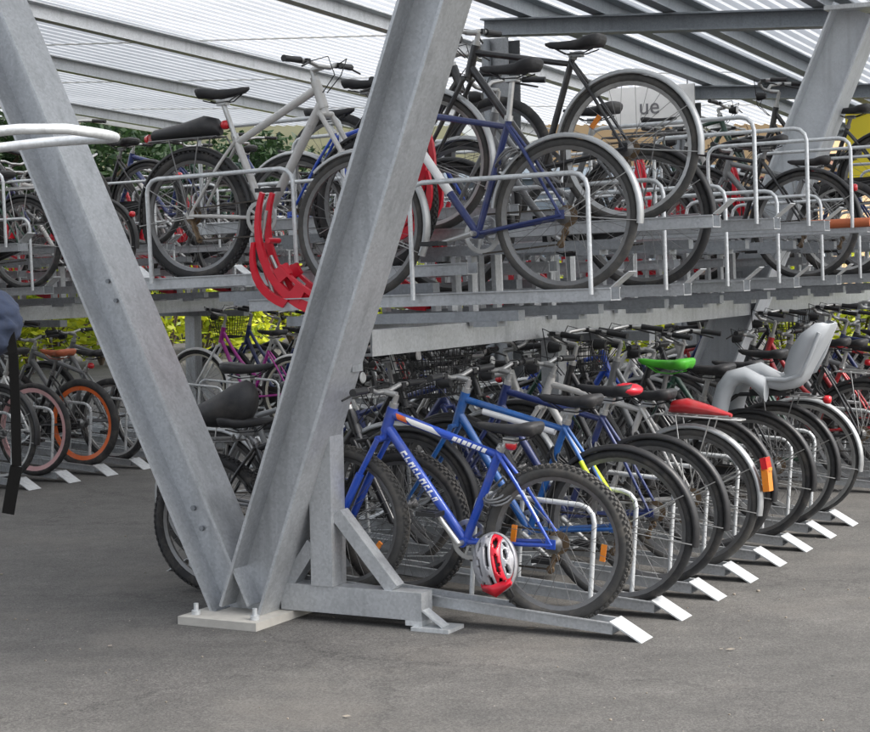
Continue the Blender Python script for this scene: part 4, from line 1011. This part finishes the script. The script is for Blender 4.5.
def bundle():
    t = thing('denim_bundle', 'dark blue denim bundle at the left edge with a long black strap hanging below', 'bag', (-1.36, 5.2, 1.42))
    b = MB(); secs = []
    from mathutils import noise
    for i in range(41):
        a = math.pi * i / 40; z = .135 * math.cos(a); sec = []
        for j in range(56):
            p = 2 * math.pi * j / 56; rr = math.sin(a) ** .6 if 0 < i < 40 else .02
            q = Vector((math.cos(p) * 1.4, math.sin(p) * 1.4, z * 22 + 1.6 * math.cos(p)))
            f = 1 + .16 * (1 - abs(noise.noise(q * 1.1)) * 2.4) * .5 + .05 * noise.noise(q * 3)
            sec.append((.140 * rr * f * math.cos(p), .12 * rr * f * math.sin(p), z * (1.0 - .25 * math.cos(p)) + .01 * noise.noise(q)))
        secs.append(sec)
    b.loft(secs); link('cloth', b.mesh('cloth'), DENIM, t)
    b = MB(); b.tube([(-.02, 0, .12), (-.02, .06, .3), (-.02, .08, .50)], .008, 6); link('cord', b.mesh('cord'), BLK, t)
    b = MB(); pts = [(.115, -.03, .0), (.130, -.04, -.09), (.132, -.04, -.25), (.130, -.04, -.42), (.118, -.04, -.47), (.100, -.04, -.56)]
    for i in range(len(pts) - 1): b.bar(pts[i], pts[i + 1], .004, .016 if i > 0 else .02, (0, 1, 0)) if False else b.bar(pts[i], pts[i + 1], .015, .003, (1, 0, 0)) if False else b.bar(pts[i], pts[i + 1], .003, .014 if i < 3 else .018, (1, 0, 0))
    link('strap', b.mesh('strap'), mat('black_webbing', (.006, .006, .006), 1, 0, .2, 80, spec=.1), t)
bundle()

# ------------------------------------------------------------------ vegetation
def leaf_mat(name, c1, c2):
    m, t, b = nodes_mat(name)
    oi = t.nodes.new('ShaderNodeNewGeometry'); rp = t.nodes.new('ShaderNodeValToRGB')
    rp.color_ramp.elements[0].color = (*c1, 1); rp.color_ramp.elements[1].color = (*c2, 1)
    t.links.new(oi.outputs['Random Per Island'], rp.inputs[0])
    tl = t.nodes.new('ShaderNodeBsdfTranslucent'); mx = t.nodes.new('ShaderNodeMixShader'); mx.inputs[0].default_value = .35
    out = [n for n in t.nodes if n.type == 'OUTPUT_MATERIAL'][0]
    t.links.new(rp.outputs[0], b.inputs['Base Color']); t.links.new(rp.outputs[0], tl.inputs[0]); b.inputs['Roughness'].default_value = .5
    t.links.new(b.outputs[0], mx.inputs[1]); t.links.new(tl.outputs[0], mx.inputs[2]); t.links.new(mx.outputs[0], out.inputs[0])
    return m
LIME_SUNLIT = leaf_mat('sunlit_lime_leaves', (.16, .24, .012), (.62, .64, .03)); DARKL = leaf_mat('dark_leaves', (.012, .035, .012), (.045, .085, .03))  # lime leaves carry strong sunlight in their colour
BARK = mat('bark', (.09, .065, .045), .9, 0, .3, 12, .6)
def leaves(b, c, rx, ry, rz, n, sz, rnd):
    for _ in range(n):
        while True:
            p = Vector((rnd.uniform(-1, 1), rnd.uniform(-1, 1), rnd.uniform(-1, 1)))
            if .25 < p.length < 1: break
        p = Vector((p.x * rx, p.y * ry, p.z * rz)) + Vector(c)
        d = Vector((rnd.gauss(0, 1), rnd.gauss(0, 1), rnd.gauss(0, .6))).normalized(); e = d.cross(Vector((rnd.gauss(0, 1), rnd.gauss(0, 1), rnd.gauss(0, 1)))).normalized()
        s_ = sz * rnd.uniform(.6, 1.3)
        b.add([p - d * s_, p + e * s_ * .45, p + d * s_, p - e * s_ * .45], [(0, 1, 2, 3)])
SHR = []
for q in range(4):
    rnd = random.Random(q + 20); b = MB()
    for _ in range(9): leaves(b, (rnd.uniform(-.42, .42), rnd.uniform(-.35, .35), rnd.uniform(.2, 1.0)), rnd.uniform(.2, .34), rnd.uniform(.2, .34), rnd.uniform(.16, .3), 110, .05, rnd)
    st = MB()
    for _ in range(7):
        a = rnd.uniform(0, 6.28); st.tube([(0, 0, 0), (.15 * math.cos(a), .15 * math.sin(a), .4), (.35 * math.cos(a), .3 * math.sin(a), .9)], [.014, .010, .005], 5)
    SHR.append((b.mesh('foliage'), st.mesh('stem')))
def shrub(p, sc, label, i, group):
    t = thing('shrub', label, 'shrub', p, (0, 0, random.uniform(0, 6.28)), group); t.scale = (1.15 * sc, 1.15 * sc, sc)
    link('foliage', SHR[i % 4][0], LIME_SUNLIT, t); link('stem', SHR[i % 4][1], BARK, t)
for i in range(20): shrub(W(2.5 + 1.15 * i, -13.9 + random.uniform(-.3, .3), 0), random.uniform(1.5, 1.9), 'lime green shrub of the hedge running behind the left-hand rack', i, 'hedge shrubs behind the far rack')
for i in range(20): shrub(W(18.3 + random.uniform(-.3, .3), -7.9 + .95 * i, 0), random.uniform(1.2, 1.55), 'lime green shrub of the hedge closing the far end of the racks', i, 'hedge shrubs at the end of the racks')
def tree(p, h, rx, label, n, grp):
    rnd = random.Random(int(h * 100) + n)
    t = thing('tree', label, 'tree', p, (0, 0, 0), grp)
    b = MB(); b.tube([(0, 0, -.2), (.05, .03, h * .3), (-.05, .1, h * .6), (0, 0, h * .85)], [.16, .13, .08, .03], 8)
    for k in range(6):
        a = rnd.uniform(0, 6.28); z = h * rnd.uniform(.25, .6); b.tube([(0, 0, z), (rx * .6 * math.cos(a), rx * .6 * math.sin(a), z + h * .2)], [.06, .02], 6)
    link('trunk', b.mesh('trunk'), BARK, t)
    b = MB()
    for k in range(46):
        a = rnd.uniform(0, 6.28); rr = rx * math.sqrt(rnd.random()) * .85; z = h * rnd.uniform(.18, .95)
        leaves(b, (rr * math.cos(a), rr * math.sin(a), z), rnd.uniform(.5, .95), rnd.uniform(.5, .95), rnd.uniform(.35, .65), 210, .10, rnd)
    link('crown', b.mesh('crown'), DARKL, t)
TP = [(-8.4, 34, 5.6), (-7.3, 37, 5.2), (-5.3, 41, 4.6), (-9.6, 33, 5.8), (-4.0, 39, 4.4)]
TL = ['dark leafy tree far left behind the racks, tallest of the group', 'dark round tree just left of the V column, behind the far rack', 'dark tree seen behind the rear wheel of the silver mountain bike', 'dark tree partly cut by the left edge', 'smallest dark tree, behind the frame of the silver mountain bike']
for i, (x, y, h) in enumerate(TP): tree(Vector((x, y, 0)), h, 1.9, TL[i], i, 'dark trees beyond the racks')

# ------------------------------------------------------------------ far setting: bank, wall, buildings, yellow board
def bank():
    m = mat('dry_grass', (.085, .085, .045), .95, 0, .45, .8, .4)
    b = MB(); X0, X1 = -75, 12; n = 60; rows = []
    prof = [(47, -.05), (50, 1.2), (54, 3.4), (58, 5.4), (62, 6.8), (80, 8.0), (140, 9)]
    rnd = random.Random(3)
    for i in range(n + 1):
        x = X0 + (X1 - X0) * i / n
        f = max(0.0, min(1.0, (10 - x) / 10.0))
        rows.append([(x, y + rnd.uniform(-.5, .5), z * f + (rnd.uniform(-.12, .12) if z > 0 else 0)) for y, z in prof])
    b.loft(rows, False, True); tag(link('grass_bank', b.mesh('grass_bank'), m), 'olive grassy bank rising beyond the racks at left', 'bank', kind='structure')
    t = thing('parapet_wall', 'pale blue-grey low wall running along the foot of the grassy bank', 'wall', (0, 46, 0))
    b = MB(); b.box((-32, 0, 2.6), (40, .15, 1.1)); link('wall_face', b.mesh('wall_face'), mat('blue_grey_concrete', (.11, .14, .17), .85, 0, .2, 1.5, .3), t)
    b = MB(); b.box((-32, -.05, 3.85), (40, .3, .14)); link('coping', b.mesh('coping'), mat('pale_blue_concrete', (.30, .36, .42), .8, 0, .12, 2), t)
    b = MB()
    for k in range(21): b.box((-71 + 4 * k, 0, .75), (.2, .14, .75))
    link('pier', b.mesh('pier'), mat('blue_grey_concrete', (.11, .14, .17)), t)
bank()
def building(name, label, u0, u1, v, h, m1, m2, bay, z1, cat='building'):
    t = thing(name, label, cat, W(u0, v, 0)); L = u1 - u0; D = 8
    def bx(b, du0, du1, dv0, dv1, z0, z2): b.box(L2W(((du0 + du1) / 2, (dv0 + dv1) / 2, (z0 + z2) / 2)), ((du1 - du0) / 2, (dv1 - dv0) / 2, (z2 - z0) / 2), UV)
    b = MB(); bx(b, 0, L, -D, 0, 0, h); link('wall', b.mesh('wall'), m1, t)
    b = MB(); bx(b, -.3, L + .3, -D - .3, .5, h + .003, h + .35); link('roof', b.mesh('roof'), m2, t)
    b = MB(); bx(b, 0, L, .003, .16, z1, z1 + .3); link('ledge', b.mesh('ledge'), m2, t)
    n = int(L / bay)
    for k in range(n):
        for zz, hh in ((1.0, 1.6), (z1 + .8, 1.7)):
            if zz + hh > h: continue
            b = MB(); x = bay * (k + .5)
            bx(b, x - .75, x + .75, .004, .05, zz, zz + .06); bx(b, x - .75, x + .75, .004, .05, zz + hh - .06, zz + hh); bx(b, x - .75, x - .69, .004, .05, zz + .06, zz + hh - .06); bx(b, x + .69, x + .75, .004, .05, zz + .06, zz + hh - .06); bx(b, x - .025, x + .025, .004, .045, zz + .06, zz + hh - .06)
            wn = link('window', b.mesh('window'), WHITEP, t)
            b = MB(); bx(b, x - .688, x + .688, .006, .012, zz + .062, zz + hh - .062); link('pane', b.mesh('pane'), mat('window_glass', (.05, .07, .09), .08, 0, .2, 2), wn)
building('tan_building', 'tan rendered building far away at right, seen between the posts', 42, 74, -9.5, 8.6, mat('tan_render', (.52, .36, .20), .85, 0, .12, .8), mat('tile_red_brown', (.24, .13, .09), .8), 3.6, 4.2)
building('white_building', 'long white rendered building far beyond the end of the racks', 76, 130, -9.5, 7.6, mat('white_render', (.72, .70, .66), .85, 0, .06, .8), mat('slate', (.16, .16, .17), .8), 4.5, 3.8)
def board():
    p = Vector((4.70, 20.0, 0))
    t = thing('yellow_board', 'plain yellow board on two posts behind the slanted pale column', 'board', p)
    b = MB(); b.box((.48, 0, 2.75), (.52, .02, .42)); link('panel', b.mesh('panel'), YELB, t)
    for x in (.1, .86):
        b = MB(); b.tube([(x, .05, 0), (x, .05, 3.15)], .03, 8); link('post', b.mesh('post'), GALVD, t)
    b = MB(); b.tube([(.2, -.021, 2.85), (.2, -.024, 2.85)], .05, 12); link('mark', b.mesh('mark'), PNT['orange'], t)
board()
def sign():
    p = W(10.8, -2.9, 2.94)
    t = thing('hanging_sign', 'white hanging panel with grey letters below the purlins, left of the second post', 'sign', p)
    b = MB(); b.box(L2W((0, .48, .25)), (.012, .48, .22), UV); link('panel', b.mesh('panel'), WHITEP, t)
    b = MB()
    for dv in (.08, .88): b.tube([L2W((0, dv, .47)), L2W((0, dv, .60))], .008, 6)
    link('hanger', b.mesh('hanger'), GALVD, t)
    cu = bpy.data.curves.new('lettering', 'FONT'); cu.body = 'ue'; cu.size = .24; cu.extrude = .004; cu.align_x = 'CENTER'
    o = bpy.data.objects.new('tmp', cu); S.collection.objects.link(o)
    dg = bpy.context.evaluated_depsgraph_get(); me = bpy.data.meshes.new_from_object(o.evaluated_get(dg)); bpy.data.objects.remove(o)
    me.materials.clear(); me.materials.append(None)
    l = link('lettering', me, mat('sign_grey', (.16, .16, .17), .6), t, L2W((-.017, .46, .18)), (rad(90), 0, math.atan2(T.y, T.x)))
sign()
def dark_hedge():
    for i, (x0, x1, y, h, lab) in enumerate(((-14, -7.2, 40, 4.9, 'tall dark hedge beyond the far rack at the left edge'), (-6.6, -2.2, 42, 4.4, 'tall dark hedge behind the silver mountain bike, beyond the far rack'))):
        t = thing('hedge', lab, 'hedge', (x0, y, 0)); rnd = random.Random(i); b = MB(); L = x1 - x0
        for k in range(int(L * 10)): leaves(b, (rnd.uniform(0, L), rnd.uniform(-.5, .5), rnd.uniform(.3, h - .3)), .5, .45, .45, 120, .09, rnd)
        link('foliage', b.mesh('foliage'), DARKL, t)
        b = MB()
        for k in range(int(L)): b.tube([(k + .5, 0, 0), (k + .5, .05, h * .5), (k + .4, 0, h * .85)], [.06, .04, .02], 6)
        link('stem', b.mesh('stem'), BARK, t)
dark_hedge()
def grit():
    rnd = random.Random(11); b = MB()
    for k in range(170):
        x = rnd.uniform(-2.6, 2.6); y = rnd.uniform(5.6, 12); q = rnd.uniform(.002, .007) * (1.6 if rnd.random() < .1 else 1)
        b.ball((x, y, q * .4), (q, q * rnd.uniform(.6, 1), q * .7), 5, 3)
    for k in range(12):
        x = rnd.uniform(-2.2, 2.4); y = rnd.uniform(5.8, 9.5); a = rnd.uniform(0, 6.28); q = rnd.uniform(.012, .028)
        d = Vector((math.cos(a), math.sin(a), .1)) * q; e = Vector((-math.sin(a), math.cos(a), .25)) * q * .45; p = Vector((x, y, .008))
        b.add([p - d, p + e, p + d, p - e], [(0, 1, 2, 3)])
    tag(link('grit', b.mesh('grit'), mat('stone_grit', (.24, .21, .17), .9, 0, .5, 3)), 'small stones and dry leaf scraps scattered on the asphalt', 'grit', kind='stuff')
grit()
def seat_details():
    so_ = [c for c in b5.children if c.name.startswith('child_seat')][0]
    DG = mat('dark_grey_padding', (.055, .058, .062), .9, 0, .2, 30, .2)
    b = MB()
    pts = [(-.375, 1.14, .085), (-.335, 1.03, .105), (-.30, .95, .105), (-.265, .885, .10), (-.19, .858, .10), (-.09, .872, .10)]
    rows = [[(x + .012, -w_, z + .012), (x + .022, -w_ * .5, z + .02), (x + .022, w_ * .5, z + .02), (x + .012, w_, z + .012), (x, w_, z), (x, -w_, z)] for x, z, w_ in pts]
    b.loft(rows); link('padding', b.mesh('padding'), DG, so_)
    for s_ in (-1, 1):
        b = MB(); b.tube([(-.39, s_ * .142, 1.16), (-.345, s_ * .15, 1.03), (-.30, s_ * .145, .93), (-.22, s_ * .14, .90), (-.12, s_ * .145, .90)], .012, 7); link('shell_edge', b.mesh('shell_edge'), GREYP, so_)
        b = MB(); b.box((.12, s_ * .197, .60), (.05, .004, .012)); b.box((.06, s_ * .198, .598), (.012, .008, .018)); link('foot_strap', b.mesh('foot_strap'), BLK, so_)
seat_details()
def silver_bag():
    z = GEO['mtb2']['r'] * 2 + .06
    b = MB(); secs = []
    for x, hw, h in ((-.24, .02, .018), (-.22, .045, .03), (-.05, .055, .04), (.10, .06, .055), (.17, .045, .045), (.19, .02, .02)):
        secs.append([(x, hw * math.cos(2 * math.pi * j / 10) * (1 + .06 * math.sin(9 * j)), z + h + .004 + h * math.sin(2 * math.pi * j / 10)) for j in range(10)])
    b.loft(secs); link('carrier_bag', b.mesh('carrier_bag'), SADB, SILB)
    b = MB(); b.tube([(-.262, 0, z + .02), (-.285, 0, z + .02)], [.026, .018], 10); link('rear_lamp', b.mesh('rear_lamp'), REDL, SILB)
silver_bag()
